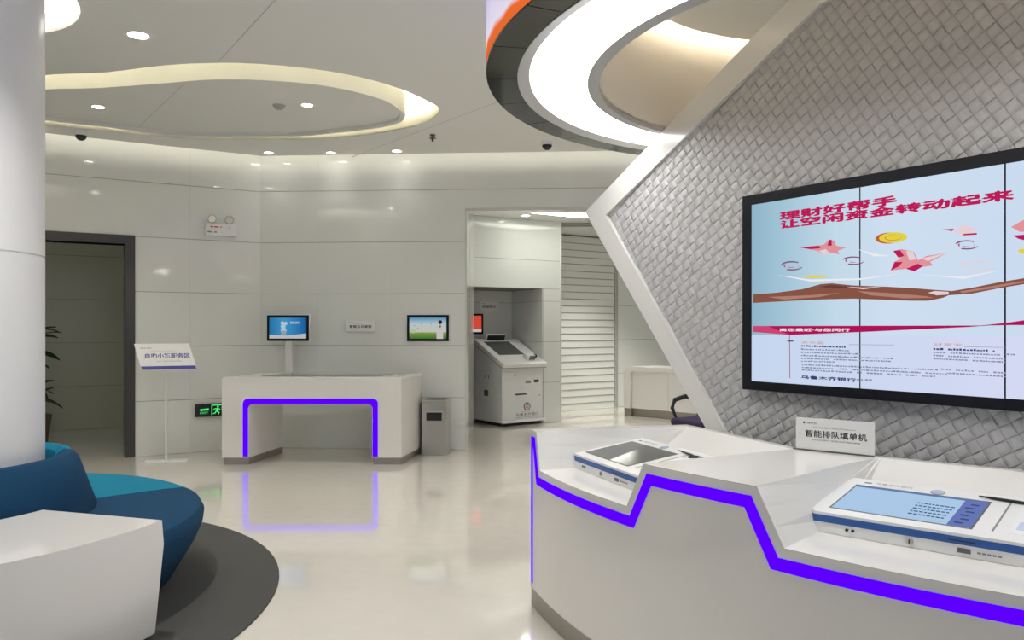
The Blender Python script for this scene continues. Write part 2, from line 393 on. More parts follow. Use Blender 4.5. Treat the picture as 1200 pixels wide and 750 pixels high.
# wall-washing cove behind the ceiling edge
lamp = thing('cove_light', 'hidden warm light strip along the ceiling edge above the panelled walls', 'light')
for p, q in ((lin(6.5), corner), (corner, (CN[0]+9.3*bd[0], CN[1]+9.3*bd[1]-g))):
    p, q = Vector(p), Vector(q); d = (q-p).normalized(); n = Vector((d.y, -d.x))*0.035
    B().prism([(p+n)[:], (q+n)[:], (q+n*2)[:], (p+n*2)[:]], CEIL+0.10, CEIL+0.112).obj('led_strip', 'g_wall', lamp)
# round light box next to the column
rl = thing('round_light_box', 'round recessed glowing light panel in the ceiling beside the column', 'light', (RC[0], RC[1], 3.66))
B().cyl((0, 0, -0.012), RR-0.004, 0.01, 48).obj('diffuser', 'g_round', rl)
B().cyl((0, 0, 0), RR+0.02, 0.03, 48).obj('housing', 'plain', rl)

# ------------------------------------------------------------------ big ring with the LED screen
Z0 = 2.60
rg = thing('ring_canopy', 'large round hanging canopy with glowing ring, dark glass rim and wraparound screen', 'canopy', (RING[0], RING[1], 0))
A0, A1, NS = 58, 318, 120                              # arc in front of and beside the feature wall
A0, A1 = 36, 322
m = glow('ring_screen_picture', (1, 1, 1), 1.0); nt = m.node_tree
tc = nt.nodes.new('ShaderNodeTexCoord'); sp = nt.nodes.new('ShaderNodeSeparateXYZ'); nt.links.new(tc.outputs['Object'], sp.inputs[0])
nz = nt.nodes.new('ShaderNodeTexNoise'); nz.inputs['Scale'].default_value = 1.3; nt.links.new(tc.outputs['Object'], nz.inputs['Vector'])
ma = nt.nodes.new('ShaderNodeMath'); ma.operation = 'MULTIPLY_ADD'; ma.inputs[1].default_value = 0.35; nt.links.new(nz.outputs['Fac'], ma.inputs[0])
mb = nt.nodes.new('ShaderNodeMath'); mb.operation = 'SUBTRACT'; mb.inputs[1].default_value = 2.62; nt.links.new(sp.outputs['Z'], mb.inputs[0]); nt.links.new(mb.outputs[0], ma.inputs[2])
cr = nt.nodes.new('ShaderNodeValToRGB'); cr.color_ramp.interpolation = 'LINEAR'; el = cr.color_ramp.elements
el[0].position = 0.0; el[0].color = (0.75, 0.10, 0.02, 1); el[1].position = 1.0; el[1].color = (0.10, 0.16, 0.7, 1)
for p, c in ((0.20, (0.85, 0.16, 0.03, 1)), (0.225, (0.80, 0.74, 0.86, 1)), (0.55, (0.50, 0.48, 0.85, 1)), (0.62, (0.75, 0.75, 0.9, 1)), (0.85, (0.2, 0.25, 0.75, 1))):
    q = el.new(p); q.color = c
nt.links.new(ma.outputs[0], cr.inputs[0]); nt.links.new(cr.outputs[0], nt.nodes['Emission'].inputs[0])
B().sweep([(1.857, Z0+0.01), (1.857, CEIL-0.002), (1.82, CEIL-0.002), (1.82, Z0+0.01)], A0, A1, NS).obj('screen_band', m, rg, True)
NG = 22
for k in range(NG):                                     # dark glass rim, one pane after another
    a = A0+(A1-A0)*k/NG; a2 = A0+(A1-A0)*(k+1)/NG
    B().sweep([(1.715, Z0), (1.857, Z0), (1.857, Z0+0.01), (1.715, Z0+0.01)], a+0.08, a2-0.08, 6).obj('glass_pane', 'dglass', rg)
B().sweep([(1.66, Z0+0.012), (1.715, Z0-0.004), (1.72, Z0+0.03), (1.66, Z0+0.03)], A0, A1, NS).obj('outer_trim', 'grey', rg, True)
B().sweep([(1.39, Z0+0.03), (1.66, Z0+0.03), (1.66, Z0+0.045), (1.39, Z0+0.045)], A0, A1, NS).obj('light_ring', 'g_ring', rg)
B().sweep([(1.335, Z0), (1.39, Z0+0.004), (1.39, Z0+0.04), (1.335, Z0+0.04)], A0, A1, NS).obj('inner_trim', 'grey', rg, True)
B().sweep([(1.335, Z0+0.03), (1.345, Z0+0.03), (1.345, 3.34), (1.335, 3.34)], A0, A1, NS).obj('inner_drum', 'drum', rg, True)
B().cyl((0, 0, 3.20), 1.22, 0.03, 64).obj('drum_ceiling', 'ceil', rg)
B().sweep([(1.335, 3.34), (1.345, 3.36), (0.3, 3.36), (0.3, 3.34)], A0, A1, NS).obj('drum_top', 'cove', rg)
B().sweep([(1.17, 3.235), (1.21, 3.235), (1.21, 3.25), (1.17, 3.25)], A0+16, A1-16, NS).obj('drum_led', 'g_drum', rg)

# ------------------------------------------------------------------ column, carpet, round seating
SC = (-3.1, 4.1); ZC = 0.0095
col = thing('round_column', 'thick round white column rising out of the blue seating', 'column', (SC[0], SC[1], 0))
B().sweep([(0.0001, ZC), (0.57, ZC), (0.57, 1.838), (0.562, 1.84), (0.562, 1.845), (0.57, 1.847), (0.57, CEIL-0.003), (0.0001, CEIL-0.003)], 0, 360, 64, closed=False).obj('shaft', 'column', col, True)
cpt = B().cyl((0, 0, 0), 2.21, 0.008, 96).obj('carpet', 'carpet'); cpt.location = (-3.485, 3.98, 0.0005)
tag(cpt, 'dark grey round carpet under the circular seating', 'carpet')
ZC = 0.0095
def rounded(t, k=0.09):
    u = min(t, 1-t)/k
    return 1.0 if u >= 1 else math.sqrt(max(0.0, 1-(1-u)**2))
def seat_unit(name, label, m, a0, a1, zt, back0=None):
    t = thing(name, label, 'sofa', (SC[0], SC[1], ZC))
    b0 = a0 if back0 is None else back0
    prof = [(0.64, 0.03), (1.19, 0.03), (1.23, 0.055), (1.35, zt-0.19), (1.383, zt-0.11), (1.39, zt-0.06), (1.37, zt-0.02), (1.325, zt), (1.2, zt+0.003), (0.64, zt-0.005)]
    B().sweep(prof, a0+0.3, a1-0.3, 28).obj('seat', m, t, True)
    bp = [(0.615, zt-0.1), (0.615, 0.68), (0.63, 0.735), (0.665, 0.76), (0.70, 0.755), (0.735, 0.72), (0.755, 0.66), (0.825, zt+0.005), (0.80, zt-0.1)]
    def fz(tt, r, z):
        k = rounded(tt, 0.08 if back0 is None else 0.04); base = zt-0.1
        return (0.70+(r-0.70)*(0.86+0.14*k), base+(z-base)*(0.74+0.26*k) if z > zt+0.05 else z)
    B().sweep(bp, b0+0.8, a1-0.8, 64, fz=fz).obj('backrest', m, t, True)
    B().sweep([(0.66, 0), (1.05, 0), (1.05, 0.035), (0.66, 0.035)], a0+1, a1-1, 20).obj('base', 'black', t)
    return t
seat_unit('curved_sofa', 'navy blue curved sofa section with backrest beside the white table', 'navy', -16, 38, 0.445, -80)
seat_unit('curved_sofa', 'teal curved sofa section with backrest behind the navy one', 'teal', 38.4, 92, 0.445)
wt = thing('curved_table', 'white wedge shaped solid surface table in the left foreground by the navy seat', 'table', (SC[0], SC[1], ZC))
gr = lambda tt, r, z: (r+(0.17*(1-tt) if r > 1.2 else 0.03*(1-tt)), z)
B().sweep([(0.86, 0.02), (1.50, 0.02), (1.55, 0.44), (1.54, 0.55), (0.83, 0.55)], -70, -17, 30, fz=gr).obj('body', 'white', wt, True)
B().sweep([(0.9, 0), (1.38, 0), (1.38, 0.02), (0.9, 0.02)], -69, -18.5, 20, fz=gr).obj('base', 'dgrey', wt)

# ------------------------------------------------------------------ feature wall: frame, woven cladding
V0 = (0.516, 5.1); u = Vector((0.551, -0.834)).normalized(); n = Vector((0.834, 0.551))
mF = Matrix.Translation((V0[0], V0[1], 0)) @ Matrix.Rotation(math.atan2(u.y, u.x), 4, 'Z')
S1 = 4.3
outer = [(-0.026, 2.207), (1.60, 3.072), (S1, 3.072), (S1, 0), (1.74, 0), (0.716, 1.279)]
inner = [(0.177, 2.163), (1.715, 2.962), (S1, 2.962), (S1, 0), (1.842, 0), (0.855, 1.283)]
XZ = lambda a, b, h: (a, h, b)
fw = struct(B().prism(outer, 0.0, 0.2, XZ).obj('wall_feature', 'weave_back', mtx=mF))
def ring_part(name, quad, m):
    B().prism(quad, -0.032, 0.21, XZ).obj(name, m, fw)
ring_part('frame_strip', [outer[0], outer[1], inner[1], inner[0]], 'gloss')
ring_part('frame_strip', [outer[1], outer[2], inner[2], inner[1]], 'gloss')
ring_part('frame_strip', [outer[4], outer[5], inner[5], inner[4]], 'gloss')
ring_part('frame_strip', [outer[5], outer[0], inner[0], inner[5]], 'gloss')
# plain weave turned 45 degrees: every visible patch of a strip is one arched piece
PT = 0.050
def patch_mesh():
    b = B(); L, Wd, nL = PT*1.16, PT*0.97, 6; rows = []
    for i in range(nL+1):
        t = -1+2*i/nL; x = t*L/2; y = -0.003-0.0090*(1-abs(t)**2.2)
        rows.append([b.bm.verts.new((x, y+0.004, -Wd/2)), b.bm.verts.new((x, y, -Wd/2+0.003)), b.bm.verts.new((x, y, Wd/2-0.003)), b.bm.verts.new((x, y+0.004, Wd/2))])
    for p, q in zip(rows, rows[1:]):
        for k in range(3): b.bm.faces.new((p[k], p[k+1], q[k+1], q[k]))
    return b
pm = patch_mesh().mesh('weave_piece'); pm.materials.append(M['weave'])
def inside(s, z):
    if not (0.70 < z < 2.99 and s < 3.3): return False
    if z > 2.163 and z > 2.163+(s-0.177)*0.5195+0.012: return False
    if z <= 2.163 and s < 0.177+(2.163-z)*0.771-0.015: return False
    return not (1.33 < s < 3.13 and 1.19 < z < 2.06)
cells = []
WA = 31.0; cw, sw_ = math.cos(R(WA)), math.sin(R(WA))   # strips climb to the right at this angle
for i in range(-80, 100):
    for j in range(-80, 100):
        a, bb = i*PT, j*PT; s = 0.2+a*cw+bb*sw_; z = 2.0+a*sw_-bb*cw
        if inside(s, z): cells.append((s, z, (i+j) % 2, i, j))
def depth(c):
    w = mF @ Vector((c[0], 0, c[1])); return w.y if 0 < CX+F*w.x/w.y < 1200 and HY-F*(w.z-H)/w.y > 0 else 99
cells.sort(key=depth)
tiltj = lambda c: 0.02*math.sin(c[3]*1.7+c[4]*2.3)
for c in cells[:300]:
    o = bpy.data.objects.new('weave_piece', pm); C.objects.link(o); o.parent = fw
    o.location = (c[0], -0.001, c[1]); o.rotation_euler = (tiltj(c), R(-WA if c[2] else 90-WA), 0)
vs, fs = [], []
base_v = [v.co.copy() for v in pm.vertices]; base_f = [tuple(p.vertices) for p in pm.polygons]
for c in cells[300:]:
    mm = Matrix.Translation((c[0], -0.001, c[1])) @ Matrix.Rotation(R(-WA if c[2] else 90-WA), 4, 'Y') @ Matrix.Rotation(tiltj(c), 4, 'X')
    k = len(vs); vs += [(mm @ v)[:] for v in base_v]; fs += [tuple(k+i for i in f) for f in base_f]
me = bpy.data.meshes.new('weave_cladding'); me.from_pydata(vs, [], fs)
wv = link('weave_cladding', me, 'weave', fw); wv['kind'] = 'stuff'
# ------------------------------------------------------------------ video wall
vw = thing('video_wall', 'wide wall-mounted black-framed video wall of tall screens showing a pink and blue poster', 'screen', tuple(mF.to_translation()), mF.to_euler().z)
PW = 0.593; VX0 = 1.343; VZ0, VZ1 = 1.187, 2.070
B().box(1.283, VX0+3*PW+0.06, -0.065, -0.002, 1.141, 2.122, 0.004, 1).obj('frame', 'bezel', vw)
scr = bpy.data.materials.new('poster_picture'); scr.use_nodes = True; nt = scr.node_tree; nt.nodes.clear()
tc = nt.nodes.new('ShaderNodeTexCoord'); sp = nt.nodes.new('ShaderNodeSeparateXYZ'); nt.links.new(tc.outputs['Object'], sp.inputs[0])
def cramp(src, lo, hi, stops):
    mr = nt.nodes.new('ShaderNodeMapRange'); mr.inputs['From Min'].default_value = lo; mr.inputs['From Max'].default_value = hi; nt.links.new(src, mr.inputs['Value'])
    c_ = nt.nodes.new('ShaderNodeValToRGB'); e_ = c_.color_ramp.elements
    e_[0].position, e_[0].color = stops[0][0], (*stops[0][1], 1); e_[1].position, e_[1].color = stops[-1][0], (*stops[-1][1], 1)
    for p_, q_ in stops[1:-1]: x_ = e_.new(p_); x_.color = (*q_, 1)
    nt.links.new(mr.outputs[0], c_.inputs[0]); return c_.outputs[0]
up = cramp(sp.outputs['X'], VX0, VX0+2*PW, [(0, (0.28, 0.46, 0.58)), (0.15, (0.36, 0.55, 0.68)), (0.4, (0.54, 0.70, 0.82)), (0.62, (0.62, 0.74, 0.88)), (1, (0.60, 0.72, 0.88))])
low = cramp(sp.outputs['X'], VX0, VX0+2*PW, [(0, (0.56, 0.68, 0.86)), (1, (0.66, 0.70, 0.90))])
st = nt.nodes.new('ShaderNodeMath'); st.operation = 'GREATER_THAN'; st.inputs[1].default_value = 1.42; nt.links.new(sp.outputs['Z'], st.inputs[0])
mx = nt.nodes.new('ShaderNodeMixRGB'); nt.links.new(st.outputs[0], mx.inputs[0]); nt.links.new(low, mx.inputs[1]); nt.links.new(up, mx.inputs[2])
em = nt.nodes.new('ShaderNodeEmission'); em.inputs[1].default_value = 0.70; nt.links.new(mx.outputs[0], em.inputs[0])
oo = nt.nodes.new('ShaderNodeOutputMaterial'); nt.links.new(em.outputs[0], oo.inputs[0])
YS = -0.0655
screens = [B().box(VX0+k*PW+0.0035, VX0+(k+1)*PW-0.0035, YS-0.001, YS+0.004, VZ0, VZ1).obj('screen', scr, vw) for k in range(3)]
G = {k: glow('poster_'+k, c, 1.0) for k, c in dict(red=(0.52, 0.012, 0.10), pink=(0.78, 0.30, 0.34), pale=(0.80, 0.66, 0.70), band=(0.45, 0.006, 0.10), band2=(0.62, 0.06, 0.18), yellow=(0.80, 0.66, 0.05), ored=(0.55, 0.12, 0.03), skin=(0.25, 0.09, 0.06), skin2=(0.45, 0.22, 0.17), skin3=(0.15, 0.05, 0.04), ink=(0.05, 0.05, 0.16), soft=(0.25, 0.27, 0.40), white=(0.85, 0.85, 0.9), orange=(0.65, 0.28, 0.12), line=(0.40, 0.20, 0.30), plum=(0.22, 0.08, 0.20)).items()}
YD = YS-0.0018
def wp(px, py):
    """poster coordinates of a picture pixel on the screen plane"""
    r = Vector(((px-CX)/F, 1)); D = (n.dot(Vector(V0))-0.066)/n.dot(r); p = r*D
    return ((p-Vector(V0)).dot(u), H+(HY-py)/F*D)
def art(name, pts, m, dy=0.0, px=True):
    q = [wp(*p) for p in pts] if px else pts
    b = B(); b.prism(q, YD-dy-0.0004, YD-dy, XZ); return b.obj(name, G[m], vw)
def ptext(name, body, m, p0, p1, hpx, dy=0.0, bold=0.0, fat=0.0):
    a, c = wp(*p0), wp(*p1); hh = wp(p0[0], p0[1]-hpx)[1]-a[1]
    return text(vw, name, body, G[m], a[0], YD-dy-0.0004, a[1], 0.1, width=c[0]-a[0], height=hh, bold=bold, fat=fat)
ptext('headline', '理财好帮手', 'red', (914, 258.3), (1050, 243), 9.2, fat=0.0065)
ptext('headline', '让空闲资金转动起来', 'red', (914, 268.3), (1187, 236), 9.2, fat=0.0065)
def yen(pts_list):
    for pts, mm, dy in pts_list: art('yen_mark', pts, mm, dy)
yen([([(937, 290), (965, 287), (972, 281), (978, 282), (980, 288), (992, 290), (982, 294), (984, 298), (972, 296), (966, 299), (958, 294)], 'pink', 0.0),
     ([(937, 290), (960, 288), (962, 291), (950, 292)], 'red', 0.0006), ([(972, 281), (975, 281), (975, 288), (970, 288)], 'red', 0.0006),
     ([(960, 294), (968, 292), (972, 296), (966, 299)], 'pale', 0.0006)])
yen([([(1047, 294), (1057, 292), (1071, 295), (1076, 305), (1086, 300), (1111, 296), (1090, 307), (1094, 311), (1080, 313), (1072, 318), (1062, 315), (1044, 317), (1048, 307), (1056, 303)], 'pink', 0.0),
     ([(1047, 294), (1055, 293), (1060, 300), (1053, 302)], 'red', 0.0006), ([(1044, 317), (1049, 307), (1058, 307), (1054, 312)], 'red', 0.0006),
     ([(1062, 294), (1070, 295), (1074, 304), (1066, 305)], 'pale', 0.0006), ([(1080, 303), (1111, 296), (1088, 306)], 'pale', 0.0007), ([(1062, 315), (1076, 309), (1082, 312), (1072, 318)], 'red', 0.0006)])
yen([([(1104, 269), (1122, 268), (1130, 263), (1138, 266), (1147, 268), (1140, 271), (1145, 275), (1132, 274), (1126, 276), (1118, 271)], 'pale', 0.0),
     ([(1104, 269), (1118, 268), (1116, 271)], 'red', 0.0006), ([(1130, 274), (1145, 273), (1145, 275), (1128, 276)], 'red', 0.0006)])
art('yen_mark', [(1185, 266), (1199, 258), (1212, 258), (1212, 270), (1196, 272)], 'pink'); art('yen_mark', [(1187, 276), (1212, 274), (1212, 284), (1194, 280)], 'red')
def ell(cx, cy, a, bq, k=20, t0=0, t1=360, rot=0): return [(cx+a*math.cos(R(t0+(t1-t0)*i/k))*1.0, cy+bq*math.sin(R(t0+(t1-t0)*i/k))+rot*a*math.cos(R(t0+(t1-t0)*i/k))) for i in range(k)]
art('coin', ell(1042, 279, 16, 6.5, rot=-0.05), 'ored'); art('coin', ell(1047, 278.5, 16.5, 6.2, rot=-0.05), 'yellow', 0.0006)
art('coin', ell(1047, 278.5, 10, 3.6, rot=-0.05), 'orange', 0.0010); art('coin', ell(1047.6, 278.2, 9.2, 3.0, rot=-0.05), 'yellow', 0.0014)
art('coin', ell(956, 324, 15, 1.6), 'yellow'); art('coin', ell(1199, 294, 6, 2.5), 'yellow')
for cx, cy, a, bq, mm in ((928, 311.5, 13, 5.5, 'plum'), (1000, 305.5, 13, 5, 'plum'), (1133, 287, 14, 5.5, 'plum'), (1144, 312, 22, 6, 'pale')):
    for t0, t1, k0 in ((15, 130, 1.0), (195, 320, 1.0), (150, 215, 0.72), (330, 395, 0.66), (60, 150, 0.45)):
        o_ = ell(cx, cy, a*k0, bq*k0, 12, t0, t1); i_ = ell(cx+a*0.05, cy, a*k0*0.90, bq*k0*0.72, 12, t0+4, t1-4)[::-1]; art('ribbon', o_+i_, mm if k0 == 1.0 else ('pale' if mm == 'pale' else 'band2'), 0.0002*(k0 < 1))
for pts_ in ([(910, 322), (950, 327.5), (1010, 326), (1060, 320), (1010, 328), (950, 330)], [(1080, 322), (1130, 324), (1175, 316), (1130, 327)], [(1005, 292), (1030, 298), (1045, 300), (1025, 300.5)]): art('white_swirl', pts_, 'white')
up_l = [(883, 345), (910, 343), (940, 339), (962, 333), (975, 332), (1000, 334.5), (1040, 336), (1075, 338), (1100, 340), (1116, 341), (1140, 337), (1170, 331), (1200, 326), (1215, 323)]
lo_l = [(1215, 331), (1200, 333), (1170, 338), (1140, 344), (1112, 346), (1105, 349), (1088, 352.5), (1068, 352.5), (1030, 351), (1000, 350), (960, 351), (920, 353), (883, 355)]
art('reaching_hands', up_l+lo_l, 'skin')
art('reaching_hands', [(1005, 341), (1050, 344), (1085, 347), (1095, 349), (1060, 349.5), (1020, 346)], 'skin2', 0.0006)
art('reaching_hands', [(1125, 341.5), (1170, 334), (1200, 329), (1200, 331), (1160, 338.5), (1128, 343.5)], 'skin2', 0.0006)
art('reaching_hands', [(900, 348), (950, 346), (985, 343), (960, 348), (920, 351)], 'skin2', 0.0006)
art('reaching_hands', [(960, 336), (974, 334), (1010, 337), (975, 338)], 'skin3', 0.0006)
art('fingernail', [(1088, 343), (1096, 341), (1112, 342), (1112, 345), (1098, 346)], 'pale', 0.0008); art('fingernail', [(992, 336), (1012, 337), (1034, 336), (1012, 339)], 'pale', 0.0008)
art('magenta_band', [(883, 382), (1160, 381.4), (1135, 383.2), (1012, 389), (926, 392.5), (883, 389)], 'band')
art('magenta_band', [(883, 382), (900, 382), (926, 392.5), (883, 389)], 'band2', 0.0006)
art('magenta_band', [(1148, 381.6), (1185, 377.5), (1215, 373), (1215, 381), (1185, 381)], 'band')
ptext('band_text', '离您最近·与您同行', 'white', (914, 388.2), (996, 388.0), 3.4, 0.001, fat=0.0015)
art('thin_rule', [(925, 392), (926, 392), (926.4, 443), (925.4, 443)], 'line'); art('thin_rule', [(923, 399), (930, 399), (930, 400.4), (923, 400.4)], 'ink', 0.0004)
random.seed(9)
def small_line(x0, x1, y0, slope, h, m, nm='print_line'):
    """one line of tiny illegible print: a row of small dashes in one mesh"""
    b = B(); x = x0
    while x < x1-1.2:
        w = random.uniform(1.2, 3.6); yy = y0+(x-x0)*slope
        hh = h*random.uniform(0.55, 1.0)
        b.prism([wp(x, yy), wp(min(x+w, x1), yy+w*slope), wp(min(x+w, x1), yy+w*slope-hh), wp(x, yy-hh)], YD-0.0004, YD, XZ)
        x += w+random.uniform(0.5, 1.3)+(5 if random.random() < 0.07 else 0)
    b.obj(nm, G[m], vw)
ptext('print_title', '天天盈', 'orange', (939, 403), (966, 402.6), 3)
small_line(939, 992, 406.2, 0.03, 2.4, 'ink'); small_line(939, 995, 410, 0.03, 1.9, 'soft'); small_line(939, 1010, 413.6, 0.03, 1.8, 'soft'); small_line(939, 1048, 417.2, 0.035, 1.9, 'soft')
small_line(939, 1044, 420.6, 0.035, 1.8, 'soft'); small_line(939, 978, 423.8, 0.03, 1.8, 'soft'); small_line(940, 1100, 428, 0.04, 2.0, 'soft'); small_line(940, 1110, 431.3, 0.045, 2.0, 'soft'); small_line(940, 1096, 434.3, 0.05, 2.0, 'soft')
ptext('print_title', '财富宝', 'orange', (1094, 405), (1128, 404.6), 3)
small_line(1094, 1166, 410, 0.03, 2.6, 'ink'); small_line(1094, 1178, 413.6, 0.04, 2.0, 'soft'); small_line(1178.5, 1192, 416, 0.04, 2.0, 'soft'); small_line(1094, 1178, 417.3, 0.05, 2.0, 'soft'); small_line(1094, 1178, 421, 0.05, 2.0, 'soft')
small_line(1103, 1179, 433.5, 0.06, 2.0, 'soft'); small_line(1110, 1179, 438, 0.06, 2.0, 'soft')
art('thin_rule', [(995, 403.6), (1048, 404), (1048, 404.5), (995, 404.1)], 'soft'); art('thin_rule', [(1130, 406), (1178, 407), (1178, 407.5), (1130, 406.5)], 'soft')
ptext('print_title', '乌鲁木齐银行', 'ink', (939, 443.6), (1003, 446.5), 4, fat=0.002); small_line(1004, 1022, 445.6, 0.04, 2.2, 'soft')

# ------------------------------------------------------------------ curved counter in front of the feature wall
cc, cr_ = Vector((3.6586, 4.9427)), 3.6523
ang0 = math.atan2(4.13-cc.y, 0.09-cc.x)
def fr(s):
    a = ang0+s/cr_; return Vector((cc.x+cr_*math.cos(a), cc.y+cr_*math.sin(a)))
def s_of(x, y): return (math.atan2(y-cc.y, x-cc.x)-ang0) % (2*math.pi)*cr_
T1, sr1, sr2 = 0.115, 0.178, s_of(0.458, 3.17); st1, st2 = s_of(0.494, 3.07), s_of(0.835, 2.65); sq1 = s_of(0.897, 2.57); sq2 = sq1+0.93; sz = sq2+0.10; s_end = sz+0.45
ZT, ZL = 0.92, 0.733
back = {0: (0.968, 4.338), st1: (1.272, 3.473), st2: (1.522, 3.265), (st2+sz)*0.5: (1.895, 2.955), sz: (2.13, 2.60), s_end: (2.36, 2.25)}
bk = sorted(back)
def bp_(s):
    for a, c in zip(bk, bk[1:]):
        if s <= c+1e-9:
            t = (s-a)/(c-a); return Vector(back[a]).lerp(Vector(back[c]), t)
    return Vector(back[bk[-1]])
# columns: (s at the front top, height at the front, s used for the lip/back)
def seg(a, c, za, zc, k): return [(a[0]+(c[0]-a[0])*i/k, za+(zc-za)*i/k, a[1]+(c[1]-a[1])*i/k) for i in range(k)]
bs = lambda t: t*st1
colm = seg((0, 0), (T1, 0.05), ZT, ZT, 2)+seg((T1, 0.05), (sr1, 0.10), ZT, ZL, 3)+seg((sr1, 0.10), (sr2, st1-0.14), ZL, ZL, 14)+seg((sr2, st1-0.14), (st1, st1), ZL, ZT, 3)
colm += seg((st1, st1), (st2, st2), ZT, ZT, 8)+seg((st2, st2), (sq1, st2+0.03), ZT, ZL, 3)+seg((sq1, st2+0.03), (sq2, sz-0.03), ZL, ZL, 14)+seg((sq2, sz-0.03), (sz, sz), ZL, ZT, 3)+seg((sz, sz), (s_end, s_end), ZT, ZT, 5)+[(s_end, ZT, s_end)]
ct = thing('service_counter', 'long curved white counter with violet light strip below the video wall', 'counter', (0, 0, 0))
b = B(); rows = []
for s, z, sb in colm:
    f, k = fr(s), bp_(sb); row = [(*f, 0.1), (*f, z), (*f.lerp(k, 0.66), z), (*f.lerp(k, 0.955), ZT), (*k, ZT), (*k, 0.1)]
    rows.append([b.bm.verts.new(p) for p in row])
for p, q in zip(rows, rows[1:]):
    for j in range(6): b.bm.faces.new((p[j], p[(j+1) % 6], q[(j+1) % 6], q[j]))
b.bm.faces.new(rows[0]); b.bm.faces.new(rows[-1][::-1])
b.obj('body', 'white', ct)
b = B(); pr = [fr(s_end*i/30) for i in range(31)]; pk = [bp_(s_end*i/30) for i in range(31)]
b.prism([tuple(p+Vector((0.004, 0.004))) for p in pr]+[tuple(p) for p in pk[::-1]], 0.0, 0.1); b.obj('plinth', 'plinth', ct)
# violet LED strip, a ribbon following the stepped edge
mg, wd = 0.036, 0.043
def offs(path, d):
    out = []
    for i, p in enumerate(path):
        p = Vector(p); t1 = (p-Vector(path[i-1])).normalized() if i else None; t2 = (Vector(path[i+1])-p).normalized() if i < len(path)-1 else None
        if t1 is None: t1 = t2
        if t2 is None: t2 = t1
        n1, n2 = Vector((t1.y, -t1.x)), Vector((t2.y, -t2.x)); m_ = (n1+n2).normalized(); out.append(p+m_*d/max(0.3, m_.dot(n1)))
    return out
path = [(T1, ZT), (sr1, ZL), (sr2, ZL), (st1, ZT), (st2, ZT), (sq1, ZL), (sq2, ZL), (sz, ZT), (s_end, ZT)]
oA, oB = offs(path, mg), offs(path, mg+wd)
oA[0], oB[0] = Vector((0.090, 0.888)), Vector((0.064, 0.835))
oA = [Vector((0.022, 0.888))]+oA; oB = [Vector((0.050, 0.835))]+oB
oA = [Vector((0.022, 0.125))]+oA; oB = [Vector((0.048, 0.125))]+oB
b = B()
def on(sv, h):
    f = fr(sv.x); nn = (f-cc).normalized(); return (*(f+nn*h), sv.y)
for i in range(len(oA)-1):
    K = max(1, int((oA[i+1]-oA[i]).length/0.05))
    for j in range(K):
        a1, a2 = oA[i].lerp(oA[i+1], j/K), oA[i].lerp(oA[i+1], (j+1)/K); b1, b2 = oB[i].lerp(oB[i+1], j/K), oB[i].lerp(oB[i+1], (j+1)/K)
        b.face([on(a1, 0.003), on(a2, 0.003), on(b2, 0.003), on(b1, 0.003)]); b.face([on(a1, 0.003), on(a2, 0.003), on(a2, -0.002), on(a1, -0.002)]); b.face([on(b1, 0.003), on(b2, 0.003), on(b2, -0.002), on(b1, -0.002)])
bmesh.ops.remove_doubles(b.bm, verts=b.bm.verts, dist=1e-5)
b.obj('light_strip', 'g_purple', ct)['label'] = 'glowing violet strip along the stepped edge'

